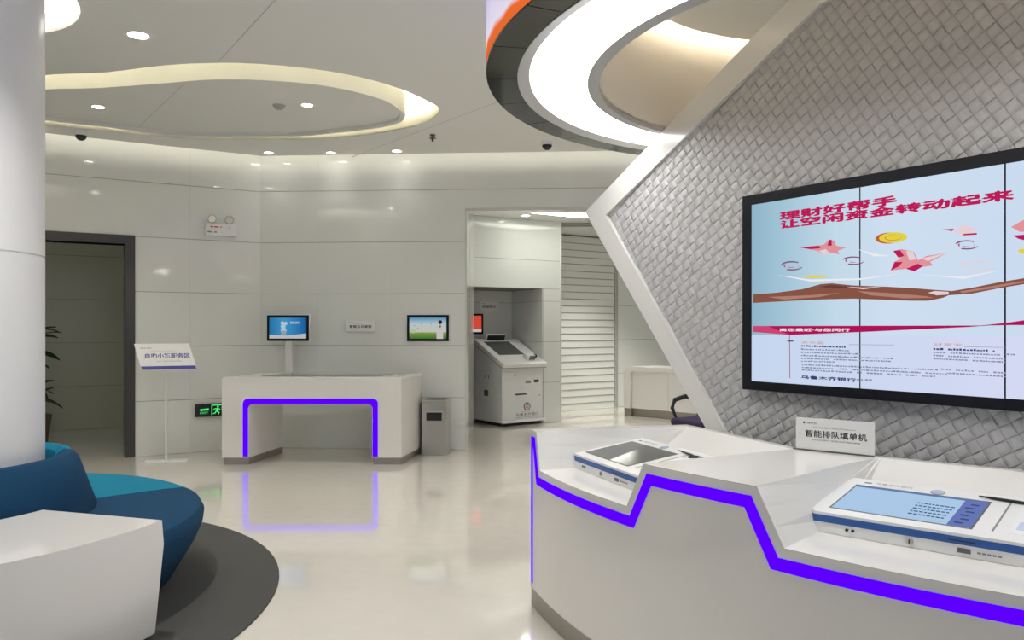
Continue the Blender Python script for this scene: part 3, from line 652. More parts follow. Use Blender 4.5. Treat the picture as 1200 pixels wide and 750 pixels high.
# ------------------------------------------------------------------ slanted form-filling terminals on the counter
def terminal(label, A, ux, screen, words):
    ang = math.atan2(ux[1], ux[0])
    t = thing('form_terminal', label, 'terminal', (A[0], A[1], ZL+0.001), ang, 'terminals on the curved counter')
    W, Dp, h0, h1 = 0.72, 0.40, 0.072, 0.132
    up = lambda y, off=0.0: h0+(h1-h0)*y/Dp+off
    # body: wedge with bevelled corners
    def shell(name, m, za, zb, grow=0.0):
        b = B(); c_ = 0.022; g_ = grow
        pl = [(c_, -g_), (W-c_, -g_), (W+g_, c_), (W+g_, Dp-c_), (W-c_, Dp+g_), (c_, Dp+g_), (-g_, Dp-c_), (-g_, c_)]
        lo = [b.bm.verts.new((x, y, za(y))) for x, y in pl]; hi = [b.bm.verts.new((x, y, zb(y))) for x, y in pl]
        b.bm.faces.new(lo[::-1]); b.bm.faces.new(hi)
        for i in range(8): b.bm.faces.new((lo[i], lo[(i+1) % 8], hi[(i+1) % 8], hi[i]))
        return b.obj(name, m, t)
    shell('base', 'paper', lambda y: 0.0, lambda y: up(y, -0.034))
    shell('blue_band', 'blue', lambda y: up(y, -0.034), lambda y: up(y, -0.010), 0.003)
    shell('top_plate', 'paper', lambda y: up(y, -0.010), lambda y: up(y), 0.001)
    tl = math.atan2(h1-h0, Dp); TM = Matrix.Translation((0, 0, h0)) @ Matrix.Rotation(tl, 4, 'X'); k = Dp/math.cos(tl)/Dp
    def pad(name, m, x0, x1, y0, y1, z=0.0012): return B().box(x0, x1, y0*k, y1*k, 0.0, z).obj(name, m, t, mtx=TM)
    pad('screen_border', 'dgrey', 0.055, 0.505, 0.048, 0.325, 0.0008)
    s_ = pad('screen', screen, 0.062, 0.498, 0.055, 0.318, 0.0014)
    if words:
        pad('screen_bar', glow('screen_slate', (0.13, 0.20, 0.42), 1.0), 0.062, 0.498, 0.300, 0.318, 0.0018); pad('screen_side', glow('screen_violet', (0.14, 0.19, 0.48), 1.0), 0.43, 0.498, 0.055, 0.318, 0.0018)
        dk = glow('screen_ink', (0.05, 0.08, 0.2), 1.0)
        for i in range(5):
            random.seed(i); b = B(); x = 0.30
            while x < 0.41: w = random.uniform(0.006, 0.014); b.box(x, x+w, (0.10+i*0.028)*k, (0.109+i*0.028)*k, 0.0014, 0.0018); x += w+0.004
            b.obj('screen_line', dk, t, mtx=TM)
        for i in range(6): pad('screen_icon', dk, 0.445+0.01*(i % 2), 0.47+0.01*(i % 2), 0.08+i*0.036, 0.092+i*0.036, 0.0021)
    pad('logo', 'gink', 0.075, 0.10, 0.352, 0.363)
    tx = Matrix.Rotation(tl, 4, 'X')
    text(t, 'brand_print', '乌鲁木齐银行', 'gink', 0.115, 0.352, up(0.352)+0.0006, 0.02, width=0.13, base=tx)
    B().cyl((0, 0, 0), 0.024, 0.0014, 24).obj('camera_ring', 'gink', t, mtx=TM @ Matrix.Translation((0.33, 0.355, 0)))
    B().cyl((0, 0, 0), 0.020, 0.0018, 24).obj('camera_window', mat('pale_blue_glass', (0.5, 0.62, 0.8), 0.1), t, mtx=TM @ Matrix.Translation((0.33, 0.355, 0)))
    # writing pad with a printed form and picture
    pad('writing_pad', mat('pad_white', (0.84, 0.84, 0.85), 0.35), 0.60, 0.70, 0.06, 0.33, 0.0012)
    pad('pad_picture', mat('pad_skin', (0.70, 0.50, 0.38), 0.5), 0.625, 0.685, 0.20, 0.27, 0.0018)
    pad('pad_picture', mat('pad_blue', (0.55, 0.66, 0.80), 0.5), 0.615, 0.69, 0.10, 0.17, 0.0018)
    pad('groove', 'gink', 0.556, 0.5615, 0.06, 0.34)
    # front face fittings
    fr_ = lambda name, m, x0, x1, z0, z1: B().box(x0, x1, -0.0025, 0.004, z0, z1).obj(name, m, t)
    for x in (0.135, 0.155): B().cyl((x, -0.003, 0.022), 0.0055, 0.006, 14, 'Y').obj('jack', 'black', t)
    B().cyl((0.335, -0.004, 0.020), 0.011, 0.006, 20, 'Y').obj('key_lock', 'steel', t); B().box(0.333, 0.337, -0.006, 0, 0.014, 0.026).obj('key_slot', 'black', t)
    fr_('port', 'dgrey', 0.475, 0.512, 0.012, 0.027); [fr_('port_print', 'gink', 0.53+q_*0.014, 0.54+q_*0.014, 0.017, 0.022) for q_ in range(5)]
    b = B().box(0.45, 0.525, -0.0045, 0.0, 0.0475, 0.0505); b.obj('card_slot', 'ink', t)
    # stylus
    st_ = thing('stylus', label.replace('form terminal', 'stylus pen lying on the form terminal') if False else words and 'black stylus pen with coiled cord lying on the nearer terminal' or 'black stylus pen lying on the farther terminal', 'pen', (A[0], A[1], ZL+0.001), ang, 'stylus pens')
    zz = lambda y: up(y)+0.006
    B().tube([(0.46, 0.352, zz(0.352)), (0.50, 0.348, zz(0.348)), (0.58, 0.340, zz(0.34)), (0.63, 0.336, zz(0.336))], [0.002, 0.0045, 0.006, 0.004]).obj('pen', 'black', st_, True)
    loop = [(0.63, 0.336, zz(0.336)+0.002)]+[(0.645+0.018*math.cos(a), 0.315+0.028*math.sin(a), zz(0.315)+0.004) for a in [R(90-i*24) for i in range(15)]]+[(0.68, 0.34, zz(0.34)), (0.71, 0.33, zz(0.33))]
    B().tube(loop, 0.0035, 6).obj('cord', 'black', st_, True)
    return t
blue_scr = glow('terminal_screen', (0.42, 0.60, 0.82), 1.0)
terminal('white and blue form terminal with dark screen in the left counter recess', (0.31, 4.08), (0.35, -0.937), 'screen_off', False)
terminal('white and blue form terminal with lit pale blue screen in the right counter recess', (1.054, 2.795), (0.735, -0.678), blue_scr, True)
# counter sign
sb0, sb1 = bp_(st1), bp_(st2); sdv = (sb1-sb0).normalized(); sp0 = sb0-Vector((-sdv.y, sdv.x))*0.045
sg = thing('counter_sign', 'upright grey plastic sign with black Chinese lettering on the curved counter', 'sign', (sp0.x, sp0.y, ZT+0.001), math.atan2(sdv.y, sdv.x))
B().box(0.0, 0.325, 0, 0.006, 0.006, 0.142, 0.001, 1).obj('plate', 'plate2', sg); B().box(-0.012, 0.318, -0.002, 0.022, 0, 0.006).obj('foot', 'dgrey', sg)  # dark grey foot strip stands in for the shadow gap under the plate
B().cyl((0.036, -0.0012, 0.121), 0.0045, 0.002, 14, 'Y').obj('logo', 'ink', sg)
text(sg, 'lettering', '乌鲁木齐银行', 'ink', 0.046, -0.0008, 0.1165, 0.01, width=0.047)
text(sg, 'lettering', 'ئەقلىي ئۇچۇر تولدۇرۇش ماشىنىسى', 'ink', 0.075, -0.0008, 0.099, 0.01, width=0.175, height=0.009)
text(sg, 'lettering', '智能排队填单机', 'ink', 0.04, -0.0008, 0.060, 0.04, width=0.255, height=0.031, bold=0.0006)
text(sg, 'lettering', 'INTELLIGENT QUEUING MACHINE', 'ink', 0.068, -0.0008, 0.045, 0.01, width=0.20, height=0.0075)

# ------------------------------------------------------------------ interactive desk by the back wall
DK = thing('interactive_desk', 'white portal-shaped desk with violet light strip standing before the back wall', 'desk', (-3.09, 8.36, 0))
sk = lambda a, b_, h: (a+b_*0.165, b_, h)
Wk, Dk_ = 1.91, 0.80
def slab(name, x0, x1, y0, y1, z0, z1, m, bev=0.0):
    b = B().box(x0, x1, y0, y1, z0, z1, bev, 3)
    for v in b.bm.verts: v.co.x += v.co.y*0.165
    return b.obj(name, m, DK)
oz = 0.643; ox0, ox1 = 0.284, 1.602
def desk_body():
    b = B(); c_ = 0.028
    pl = [(0, 0.075), (ox0, 0.075), (ox0, oz), (ox1, oz), (ox1, 0.075), (Wk, 0.075), (Wk, 0.932-c_)]+[(Wk-c_+c_*math.sin(R(a)), 0.932-c_+c_*math.cos(R(a))) for a in (60, 30, 0)]+[(c_-c_*math.sin(R(a)), 0.932-c_+c_*math.cos(R(a))) for a in (0, 30, 60, 90)]
    b.prism(pl, 0, Dk_, lambda a, z, h: (a+h*0.165, h, z)); return b.obj('body', 'white', DK)
desk_body()
slab('plinth', 0.02, ox0-0.002, 0.01, Dk_, 0, 0.075, 'plinth'); slab('plinth', ox1+0.01, Wk-0.012, 0.01, Dk_, 0, 0.075, 'plinth')
slab('touch_glass', 0.35, 1.62, 0.17, 0.68, 0.932, 0.935, 'screen_off')
b = B(); sw = 0.06; rc = 0.05
def rr_path(o):       # outline of the portal, offset o outwards from the opening
    x0, x1, zt = ox0-o, ox1+o, oz+o; r_ = rc if o > 0 else 0.015
    return [(x0, 0.085)]+[(x0+r_-r_*math.cos(R(a)), zt-r_+r_*math.sin(R(a))) for a in (0, 30, 60, 90)]+[(x1-r_+r_*math.sin(R(a)), zt-r_+r_*math.cos(R(a))) for a in (0, 30, 60, 90)]+[(x1, 0.085)]
pa, pb = rr_path(sw), rr_path(0.004)
for i in range(len(pa)-1):
    q = [pa[i], pa[i+1], pb[i+1], pb[i]]; b.face([(x, -0.004, z) for x, z in q])
    for (xa, za), (xb, zb) in ((pa[i], pa[i+1]), (pb[i], pb[i+1])): b.face([(xa, -0.004, za), (xb, -0.004, zb), (xb, 0.001, zb), (xa, 0.001, za)])
b.obj('light_strip', 'g_purple', DK)['label'] = 'glowing violet strip around the knee opening'
# displays
def display(name, label, loc, rz, w, h, stand, draw):
    t = thing(name, label, 'screen', loc, rz)
    B().box(-w/2-0.012, w/2+0.012, 0.0, 0.035, -h/2-0.008, h/2+0.012, 0.004, 1).obj('housing', 'paper', t)
    B().box(-w/2, w/2, -0.008, 0.0, -h/2, h/2, 0.002, 1).obj('frame', 'bezel', t)
    if stand: B().box(-0.035, 0.045, 0.0, 0.06, 0.933-loc[2], -h/2+0.02, 0.004, 1).obj('post', 'white', t)
    draw(t, w-0.06, h-0.06); return t
def quad(t, name, m, pts, d=0.0): B().prism(pts, -0.0092-d, -0.0082-d, XZ).obj(name, m, t)
def draw_blue(t, w, h):
    x0, z0 = -w/2, -h/2; gl = lambda nm, c: glow(nm, c, 1.0)
    quad(t, 'picture', ramp_glow('blue_picture', 'X', [(0, (0.02, 0.18, 0.42)), (0.4, (0.06, 0.33, 0.60)), (1, (0.01, 0.12, 0.38))], 0.9, 1/w, 0.5), [(x0, z0), (-x0, z0), (-x0, -z0), (x0, -z0)])
    quad(t, 'picture_floor', gl('picture_grey', (0.5, 0.5, 0.48)), [(x0, z0), (-x0, z0), (-x0, z0+0.06), (0.0, z0+0.035), (x0, z0+0.045)], 0.001)
    pale = gl('picture_pale', (0.42, 0.55, 0.68))
    for cx, cz, r in ((-0.05, -0.03, 0.035), (-0.055, 0.02, 0.03), (-0.065, 0.06, 0.022), (-0.025, 0.055, 0.022)):
        quad(t, 'picture_shape', pale, [(cx+r*math.cos(R(i*36)), cz+r*math.sin(R(i*36))) for i in range(10)], 0.001)
    quad(t, 'picture_shape', gl('picture_mid', (0.25, 0.35, 0.45)), [(-0.08, -0.075), (-0.02, -0.075), (-0.025, -0.03), (-0.075, -0.03)], 0.002)
    text(t, 'picture_title', '智能银行', gl('picture_white', (0.7, 0.8, 0.9)), 0.03, -0.0112, 0.05, 0.02, width=0.12)
def draw_person(t, w, h):
    x0, z0 = -w/2, -h/2; gl = lambda nm, c: glow(nm, c, 1.0)
    quad(t, 'picture', ramp_glow('sky_picture', 'Z', [(0, (0.05, 0.16, 0.03)), (0.27, (0.20, 0.32, 0.06)), (0.33, (0.55, 0.58, 0.48)), (0.7, (0.50, 0.57, 0.60)), (0.85, (0.25, 0.45, 0.58)), (1, (0.08, 0.25, 0.42))], 0.95, 1/h, 0.5), [(x0, z0), (-x0, z0), (-x0, -z0), (x0, -z0)])
    c_ = lambda cx, cz, r, k=10, sx=1: [(cx+sx*r*math.cos(R(i*360/k)), cz+r*math.sin(R(i*360/k))) for i in range(k)]
    quad(t, 'pictured_shirt', gl('p_shirt', (0.55, 0.52, 0.52)), [(0.105, z0), (0.185, z0), (0.185, 0.0), (0.165, 0.02), (0.125, 0.02), (0.10, -0.005), (0.065, -0.02), (0.068, -0.03), (0.105, -0.03)], 0.001)
    quad(t, 'pictured_head', gl('p_skin', (0.50, 0.30, 0.24)), c_(0.147, 0.055, 0.026, sx=0.8), 0.001); quad(t, 'pictured_hair', gl('p_hair', (0.02, 0.015, 0.015)), c_(0.150, 0.072, 0.024), 0.002)
    quad(t, 'pictured_collar', gl('p_hair2', (0.03, 0.02, 0.03)), [(0.13, 0.025), (0.165, 0.025), (0.15, 0.005)], 0.002)
    quad(t, 'pictured_bush', gl('p_bush', (0.45, 0.5, 0.33)), c_(-0.18, -0.035, 0.026, sx=1.3), 0.001)
    for cx, cz in ((-0.08, 0.05), (-0.07, 0.02), (-0.12, 0.0), (0.04, 0.05), (-0.16, 0.03)): quad(t, 'pictured_bird', gl('p_bird', (0.15, 0.16, 0.18)), c_(cx, cz, 0.006, 6), 0.001)
wang = math.atan2(bd[1], bd[0])
display('display_screen', 'small wall display on a post above the desk showing a blue picture', (*P(337.5, 384.5, 9.28)[:2], 1.455), wang, 0.505, 0.305, True, draw_blue)
bx = OX-0.40
pw = Vector((CN[0], CN[1]))+Vector(bd)*1.93
display('display_screen', 'small wall display showing a person before a green field', (*P(501.5, 384.5, 9.385)[:2], 1.455), wang, 0.505, 0.315, False, draw_person)
def plate(name, label, loc, rz, w, h, lines):
    t = thing(name, label, 'sign', loc, rz); B().box(-w/2, w/2, -0.008, 0.015, -h/2, h/2, 0.001, 1).obj('plate', 'plate', t)
    for body, x, z, wid, hh, m in lines: text(t, 'lettering', body, m, x, -0.0088, z, 0.02, width=wid, height=hh, bold=0.0 if hh < 0.02 else 0.0004)
    return t
p2 = P(422, 382, 9.41)
plate('wall_sign', 'small grey wall sign between the two displays above the desk', (p2[0], p2[1]+0.035, p2[2]), wang, 0.36, 0.125, [('乌鲁木齐银行', -0.15, 0.035, 0.075, 0.011, 'ink'), ('智能互动桌面', -0.135, -0.024, 0.27, 0.037, 'ink'), ('ئەقلىي ئۈستەل', -0.07, 0.022, 0.15, 0.009, 'gink'), ('INTERACTIVE DESKTOP', -0.12, -0.045, 0.24, 0.009, 'gink')])
# ash bin
bn = thing('ash_bin', 'square stainless steel ash bin beside the white desk', 'bin', (-1.035, 8.99, 0), R(-6))
B().box(0, 0.285, 0, 0.27, 0.0, 0.605, 0.006, 2).obj('body', 'steel', bn); B().box(-0.002, 0.287, -0.002, 0.272, 0.607, 0.632, 0.006, 2).obj('lid', 'steel', bn)
B().box(0.045, 0.25, -0.012, 0.01, 0.385, 0.505, 0.004, 1).obj('mouth_frame', 'steel', bn); B().box(0.058, 0.237, -0.014, 0.005, 0.398, 0.49).obj('mouth', 'black', bn)
B().box(0.03, 0.255, 0.03, 0.24, 0.632, 0.637).obj('ash_tray', 'dgrey', bn)
# floor sign
fs_ = thing('floor_sign_stand', 'slanted white sign on a thin floor stand left of the desk', 'sign stand', (-3.77, 8.56, 0), R(14))
B().box(-0.22, 0.22, -0.09, 0.09, 0, 0.014, 0.003, 1).obj('foot', 'paper', fs_); B().cyl((0, 0, 0.014), 0.014, 1.02, 12).obj('pole', 'paper', fs_)
TM = Matrix.Translation((0, -0.03, 1.13)) @ Matrix.Rotation(R(-14), 4, 'Y') @ Matrix.Rotation(R(-26), 4, 'X')
TM = Matrix.Translation((0.0, -0.03, 1.145)) @ Matrix.Rotation(R(14), 4, 'Z') @ Matrix.Rotation(R(-32), 4, 'X')
SH = Matrix.Identity(4); SH[0][2] = -0.34
b = B().box(-0.275, 0.275, 0, 0.012, -0.165, 0.165)
for v in b.bm.verts: v.co.x += -0.20*v.co.z*1.0
b.obj('plate', 'plate', fs_, mtx=TM)
b = B().box(-0.27, 0.27, -0.002, 0, -0.16, -0.118)
for v in b.bm.verts: v.co.x += -0.20*v.co.z
b.obj('blue_stripe', 'bink', fs_, mtx=TM)
for body, x, z, w, h, m in (('自助小额服务区', -0.205, -0.02, 0.45, 0.062, 'bink'), ('乌鲁木齐银行', -0.255, 0.10, 0.12, 0.016, 'ink'), ('ئۆزلۈكىدىن مۇلازىمەت', -0.15, 0.065, 0.28, 0.012, 'gink'), ('SELF SERVICE AREA', -0.09, -0.065, 0.25, 0.013, 'gink')):
    text(fs_, 'lettering', body, m, 0, 0, 0, 0.05, width=w, height=h, bold=0.001 if h > 0.05 else 0).matrix_local = TM @ Matrix.Translation((x, -0.0008, z)) @ FACE
# exit sign
def on_wall(mtx, px):        # point of a wall plane seen at picture column px
    o = mtx.to_translation(); d = mtx.to_3x3() @ Vector((1, 0, 0)); k = (px-CX)/F
    t = (k*o.y-o.x)/(d.x-k*d.y); return t
xe = on_wall(mL, 228); ze = H-(481-HY)/F*(mL @ Vector((xe, 0, 0))).y
ex = thing('exit_sign', 'black exit sign with glowing green running figure low on the left wall', 'sign', tuple(mL @ Vector((xe, -0.013, ze))), mL.to_euler().z)
B().box(0, 0.40, -0.028, 0, -0.075, 0.075, 0.004, 1).obj('case', 'black', ex)
def gq(name, pts, d=0.0): B().prism(pts, -0.0295-d, -0.0282, XZ).obj(name, 'g_green', ex)
gq('arrow', [(0.045, 0.008), (0.075, 0.02), (0.075, 0.012), (0.15, 0.022), (0.15, 0.0), (0.075, -0.004), (0.075, -0.014)]); text(ex, 'lettering', 'EXIT', 'g_green', 0.055, -0.030, -0.042, 0.02, width=0.09, height=0.024)
gq('pictogram_frame', [(0.18, -0.06), (0.19, -0.06), (0.19, 0.06), (0.18, 0.06)]); gq('pictogram_frame', [(0.18, 0.05), (0.31, 0.05), (0.31, 0.06), (0.18, 0.06)]); gq('pictogram_frame', [(0.30, -0.06), (0.31, -0.06), (0.31, 0.06), (0.30, 0.06)])
gq('running_figure', [(0.252+0.012*math.cos(R(i*45)), 0.036+0.012*math.sin(R(i*45))) for i in range(8)])
gq('running_figure', [(0.225, 0.018), (0.262, 0.020), (0.285, -0.004), (0.278, -0.010), (0.258, 0.006), (0.250, -0.012), (0.272, -0.030), (0.262, -0.055), (0.252, -0.053), (0.258, -0.034), (0.235, -0.022), (0.222, -0.045), (0.198, -0.046), (0.198, -0.037), (0.216, -0.035), (0.232, -0.004), (0.236, 0.008), (0.216, 0.008), (0.208, -0.006), (0.200, -0.002), (0.210, 0.016)])
# emergency light
xm = on_wall(mL, 239); dm = (mL @ Vector((xm+0.17, 0, 0))).y; zm = H-(270.5-HY)/F*dm
el_ = thing('emergency_light', 'white twin-lamp emergency light mounted high on the left wall', 'emergency light', tuple(mL @ Vector((xm, -0.013, zm))), mL.to_euler().z)
B().box(0, 0.355, -0.07, 0, -0.07, 0.075, 0.012, 2).obj('case', 'paper', el_)
for x in (0.075, 0.27):
    h_ = B().cyl((0, 0, 0), 0.056, 0.05, 24, 'Y', 0.035).obj('lamp_head', 'paper', el_, True, Matrix.Translation((x, -0.075, 0.125)) @ Matrix.Rotation(R(15 if x < 0.2 else -10), 4, 'Z') @ Matrix.Rotation(R(22), 4, 'X'))
    B().cyl((0, -0.002, 0), 0.050, 0.004, 24, 'Y').obj('lens_rim', 'grey', h_); B().cyl((0, -0.004, 0), 0.043, 0.004, 24, 'Y').obj('lens', 'reflector', h_)
    B().cyl((x, -0.045, 0.07), 0.012, 0.03, 10).obj('neck', 'paper', el_)
for x, m_, w in ((0.06, 'red', 0.03), (0.10, 'red', 0.05), (0.165, 'amber', 0.022)): B().box(x, x+w, -0.0715, -0.07, 0.028, 0.042).obj('indicator', m_, el_)
B().cyl((0.27, -0.0715, 0.03), 0.006, 0.002, 10, 'Y').obj('test_button', 'dgrey', el_); B().box(0.025, 0.08, -0.0712, -0.07, -0.035, -0.018).obj('print_mark', 'gink', el_); B().box(0.10, 0.13, -0.0712, -0.07, -0.035, -0.018).obj('print_mark', 'gink', el_)
# plant in the corridor doorway, mostly behind the column
pp = P(40, 0, 10.0)
pl = thing('potted_plant', 'dark leafy potted plant in the doorway half hidden by the column', 'plant', (pp[0], pp[1], 0))
B().cyl((0, 0, 0), 0.15, 0.35, 24, 'Z', 0.2).obj('pot', 'pot', pl, True)
random.seed(3)
st2_ = [(0, 0, 0.3), (0.02, 0.01, 0.7), (0.0, 0.02, 1.2), (0.03, 0, 1.45)]
B().tube(st2_, [0.02, 0.018, 0.012, 0.006], 8).obj('stem', 'pot', pl, True)
def leafm(L, W):
    b = B(); rows = []
    for i in range(7):
        t = i/6; w = W*math.sin(math.pi*min(0.98, t*0.95+0.03)); z = -0.35*L*t*t
        rows.append([b.bm.verts.new((t*L, -w, z+0.015)), b.bm.verts.new((t*L, 0, z)), b.bm.verts.new((t*L, w, z+0.015))])
    for p, q in zip(rows, rows[1:]):
        for k in range(2): b.bm.faces.new((p[k], p[k+1], q[k+1], q[k]))
    me = b.mesh('leaf', True); me.materials.append(M['leaf']); return me
lm = leafm(0.30, 0.055)
for i in range(34):
    o = bpy.data.objects.new('leaf', lm); C.objects.link(o); o.parent = pl
    o.location = (0.01, 0.01, random.uniform(0.5, 1.45)); o.rotation_euler = (random.uniform(-0.4, 0.4), random.uniform(-0.7, 0.15), random.uniform(0, 6.28)); o.scale = [random.uniform(0.75, 1.15)]*3

# ------------------------------------------------------------------ kiosk in the niche
kA = (-0.15, 11.57)
kz = R(36)
kk = thing('self_service_kiosk', 'white self-service kiosk with slanted console standing in the alcove niche', 'kiosk', (*kA, 0), kz)
KW, KD = 0.76, 0.74
B().box(0.03, KW-0.03, 0.03, KD, 0.0, 0.05).obj('foot', 'black', kk)
B().box(-0.01, KW+0.03, -0.05, KD, 0.05, 0.085, 0.006, 1).obj('base_plate', 'atm', kk)
B().prism([(0.0, 0.085), (KD, 0.085), (KD, 1.22), (0.0, 0.86)], 0.0, KW, lambda a, b_, h: (h, a, b_)).obj('body', 'atm', kk)
def slope(name, x0, x1, y0, y1, z0, z1, m, bev=0.0):
    t = math.atan2(0.37, KD+0.07); TM = Matrix.Translation((0, -0.06, 0.86)) @ Matrix.Rotation(t, 4, 'X')
    return B().box(x0, x1, y0, y1, z0, z1, bev, 2).obj(name, m, kk, mtx=TM)
SLN = math.hypot(KD+0.06, 0.37)
slope('console', -0.03, KW+0.03, 0, SLN, 0.0, 0.075, 'paper', 0.012); slope('console_edge', -0.033, KW+0.033, -0.004, SLN, -0.004, 0.012, 'grey')
slope('console_screen', 0.08, 0.55, 0.30, 0.76, 0.075, 0.078, 'screen_off'); slope('keypad_panel', 0.60, 0.74, 0.25, 0.80, 0.075, 0.079, 'plate', 0.002)
slope('card_reader', 0.46, 0.62, 0.10, 0.22, 0.075, 0.15, 'paper', 0.02); slope('card_reader_slot', 0.50, 0.61, 0.094, 0.13, 0.09, 0.145, 'dgrey', 0.004); slope('fingerprint_reader', 0.65, 0.70, 0.17, 0.22, 0.075, 0.12, 'black', 0.01)
slope('camera_bar', 0.14, 0.50, SLN-0.09, SLN-0.05, 0.075, 0.19, 'paper', 0.015); slope('camera_window', 0.155, 0.485, SLN-0.094, SLN-0.085, 0.085, 0.172, 'black', 0.003)
fk = lambda name, m, x0, x1, z0, z1, d=0.004: B().box(x0, x1, -d, 0.004, z0, z1, 0.001, 1).obj(name, m, kk)
fk('front_door', 'atm', 0.02, KW-0.02, 0.10, 0.80, 0.008)
fk('slot_frame', 'plate', 0.40, 0.72, 0.60, 0.73, 0.010); fk('slot', 'gink', 0.43, 0.53, 0.625, 0.665, 0.012); fk('slot', 'black', 0.59, 0.68, 0.635, 0.675, 0.012)
fk('bill_tray', 'plate', 0.40, 0.52, 0.42, 0.52, 0.010); fk('bill_slot', 'black', 0.24, 0.45, 0.455, 0.475, 0.013); fk('vent_mark', 'dgrey', 0.22, 0.26, 0.745, 0.757, 0.010); fk('door_lock', 'black', 0.69, 0.705, 0.43, 0.445, 0.011)
B().cyl((0.46, -0.010, 0.275), 0.062, 0.004, 28, 'Y').obj('emblem_ring', 'bink', kk); B().cyl((0.46, -0.012, 0.275), 0.047, 0.004, 28, 'Y').obj('emblem_field', 'paper', kk); B().cyl((0.46, -0.014, 0.275), 0.032, 0.004, 24, 'Y').obj('emblem_core', 'gold', kk); B().box(0.45, 0.47, -0.0155, -0.012, 0.265, 0.285).obj('emblem_mark', 'paper', kk)
text(kk, 'lettering', '乌鲁木齐银行', 'ink', 0.25, -0.0088, 0.135, 0.05, width=0.43, height=0.048); text(kk, 'lettering', 'ئۈرۈمچى بانكىسى', 'ink', 0.33, -0.0088, 0.192, 0.02, width=0.26, height=0.016); text(kk, 'lettering', 'BANK OF URUMQI', 'ink', 0.26, -0.0088, 0.112, 0.02, width=0.40, height=0.013)
for y, z in ((0.33, 0.70), (0.42, 0.70)): B().box(-0.004, 0.002, y, y+0.02, z, z+0.045).obj('vent_mark', 'gink', kk)
B().box(-0.006, 0.002, 0.36, 0.46, 0.43, 0.52).obj('side_port', 'dgrey', kk); B().box(-0.004, 0.002, 0.22, 0.31, 0.43, 0.51).obj('side_label', 'plate', kk)
# niche: poster frame and small sign
pn = mN @ Vector((0.0, ND-0.013, 0)); nz_ = mN.to_euler().z
def niche(px): return on_wall(mN @ Matrix.Translation((0, ND-0.013, 0)), px)
def niche_pt(px, py):
    w = mN @ Vector((niche(px), ND-0.013, 0)); return (w.x, w.y, H-(py-HY)/F*w.y)
plate('wall_sign', 'small grey sign on the niche wall above the kiosk', niche_pt(573, 359), nz_, 0.33, 0.14, [('乌鲁木齐银行', -0.14, 0.04, 0.06, 0.011, 'ink'), ('自助服务终端', -0.12, -0.028, 0.25, 0.04, 'ink')])
q = niche_pt(553, 379.5)
ds = thing('poster_display', 'black-framed red display on the niche wall left of the kiosk', 'screen', q, nz_)
B().box(-0.25, 0.19, -0.03, 0, -0.16, 0.16, 0.003, 1).obj('frame', 'bezel', ds); B().box(-0.23, 0.155, -0.032, -0.028, -0.13, 0.13).obj('picture', glow('red_picture', (0.62, 0.07, 0.04), 1.0), ds); B().box(-0.23, 0.155, -0.0335, -0.031, -0.13, -0.085).obj('picture_strip', glow('red_strip', (0.55, 0.5, 0.47), 1.0), ds); B().box(-0.20, 0.02, -0.0335, -0.031, 0.05, 0.062).obj('picture_strip', glow('red_strip2', (0.85, 0.35, 0.2), 1.0), ds)
sk_ = thing('wall_switch', 'white double wall switch on the niche side wall', 'switch', tuple(mN @ Vector((NX-0.0125, 0.42, 1.62))), nz_)
for y in (0.0, 0.06): B().box(-0.008, 0, y-0.025, y+0.025, -0.045, 0.045, 0.002, 1).obj('rocker', 'paper', sk_)
# ------------------------------------------------------------------ far rounded counter and armchair
fa = Vector((1.86, 13.08)); fdir = Vector((0.73, -0.73)).normalized()
fc = thing('reception_counter', 'far white counter with a rounded end in the alcove', 'counter', (fa.x, fa.y, 0), math.atan2(fdir.y, fdir.x))
cr2 = 0.14
pl_ = [(0.0, 0.13), (0.0, 0.82-cr2)]+[(cr2-cr2*math.cos(R(a)), 0.82-cr2+cr2*math.sin(R(a))) for a in (20, 40, 60, 80, 90)]+[(2.3, 0.82), (2.3, 0.75), (0.18, 0.75)]+[(0.14, 0.72), (0.13, 0.13)]
B().prism(pl_, 0.0, 0.62, XZ).obj('shell', 'white', fc)
B().box(0.13, 2.28, 0.06, 0.6, 0.13, 0.75).obj('body', 'paper', fc)
for k in range(3): B().box(0.15+k*0.70, 0.84+k*0.70, 0.052, 0.06, 0.14, 0.74, 0.002, 1).obj('front_panel', 'paper', fc)
B().box(0.0, 0.14, 0.02, 0.6, 0, 0.13).obj('plinth', 'plinth', fc); B().box(0.14, 2.28, 0.09, 0.6, 0, 0.13).obj('plinth', 'plinth', fc)
mo = thing('desk_monitor', 'small white monitor on the far rounded counter', 'monitor', tuple((*(fa+fdir*0.82+Vector((0.3, 0.3))), 0.821)), math.atan2(fdir.y, fdir.x))
B().box(-0.12, 0.12, -0.06, 0.08, 0, 0.012, 0.003, 1).obj('foot', 'paper', mo); B().box(-0.02, 0.02, 0.0, 0.03, 0.012, 0.16).obj('neck', 'paper', mo); B().box(-0.2, 0.2, -0.02, 0.005, 0.08, 0.33, 0.005, 1).obj('frame', 'paper', mo); B().box(-0.18, 0.18, -0.0215, -0.019, 0.10, 0.31).obj('picture', glow('monitor_white', (0.9, 0.95, 1.0), 1.1), mo)
ch_ = P(824, 0, 8.1)
oc = thing('office_chair', 'black swivel armchair with looped armrest behind the feature wall', 'chair', (ch_[0], ch_[1], 0), R(-60))
for k in range(5):
    a = R(72*k); B().tube([(0, 0, 0.11), (0.14*math.cos(a), 0.14*math.sin(a), 0.10), (0.29*math.cos(a), 0.29*math.sin(a), 0.065)], [0.025, 0.02, 0.015], 8).obj('base_arm', 'black', oc); B().cyl((0.29*math.cos(a), 0.29*math.sin(a)-0.012, 0.03), 0.03, 0.024, 14, 'Y').obj('caster', 'black', oc)
B().cyl((0, 0, 0.1), 0.028, 0.34, 16).obj('gas_column', 'steel', oc)
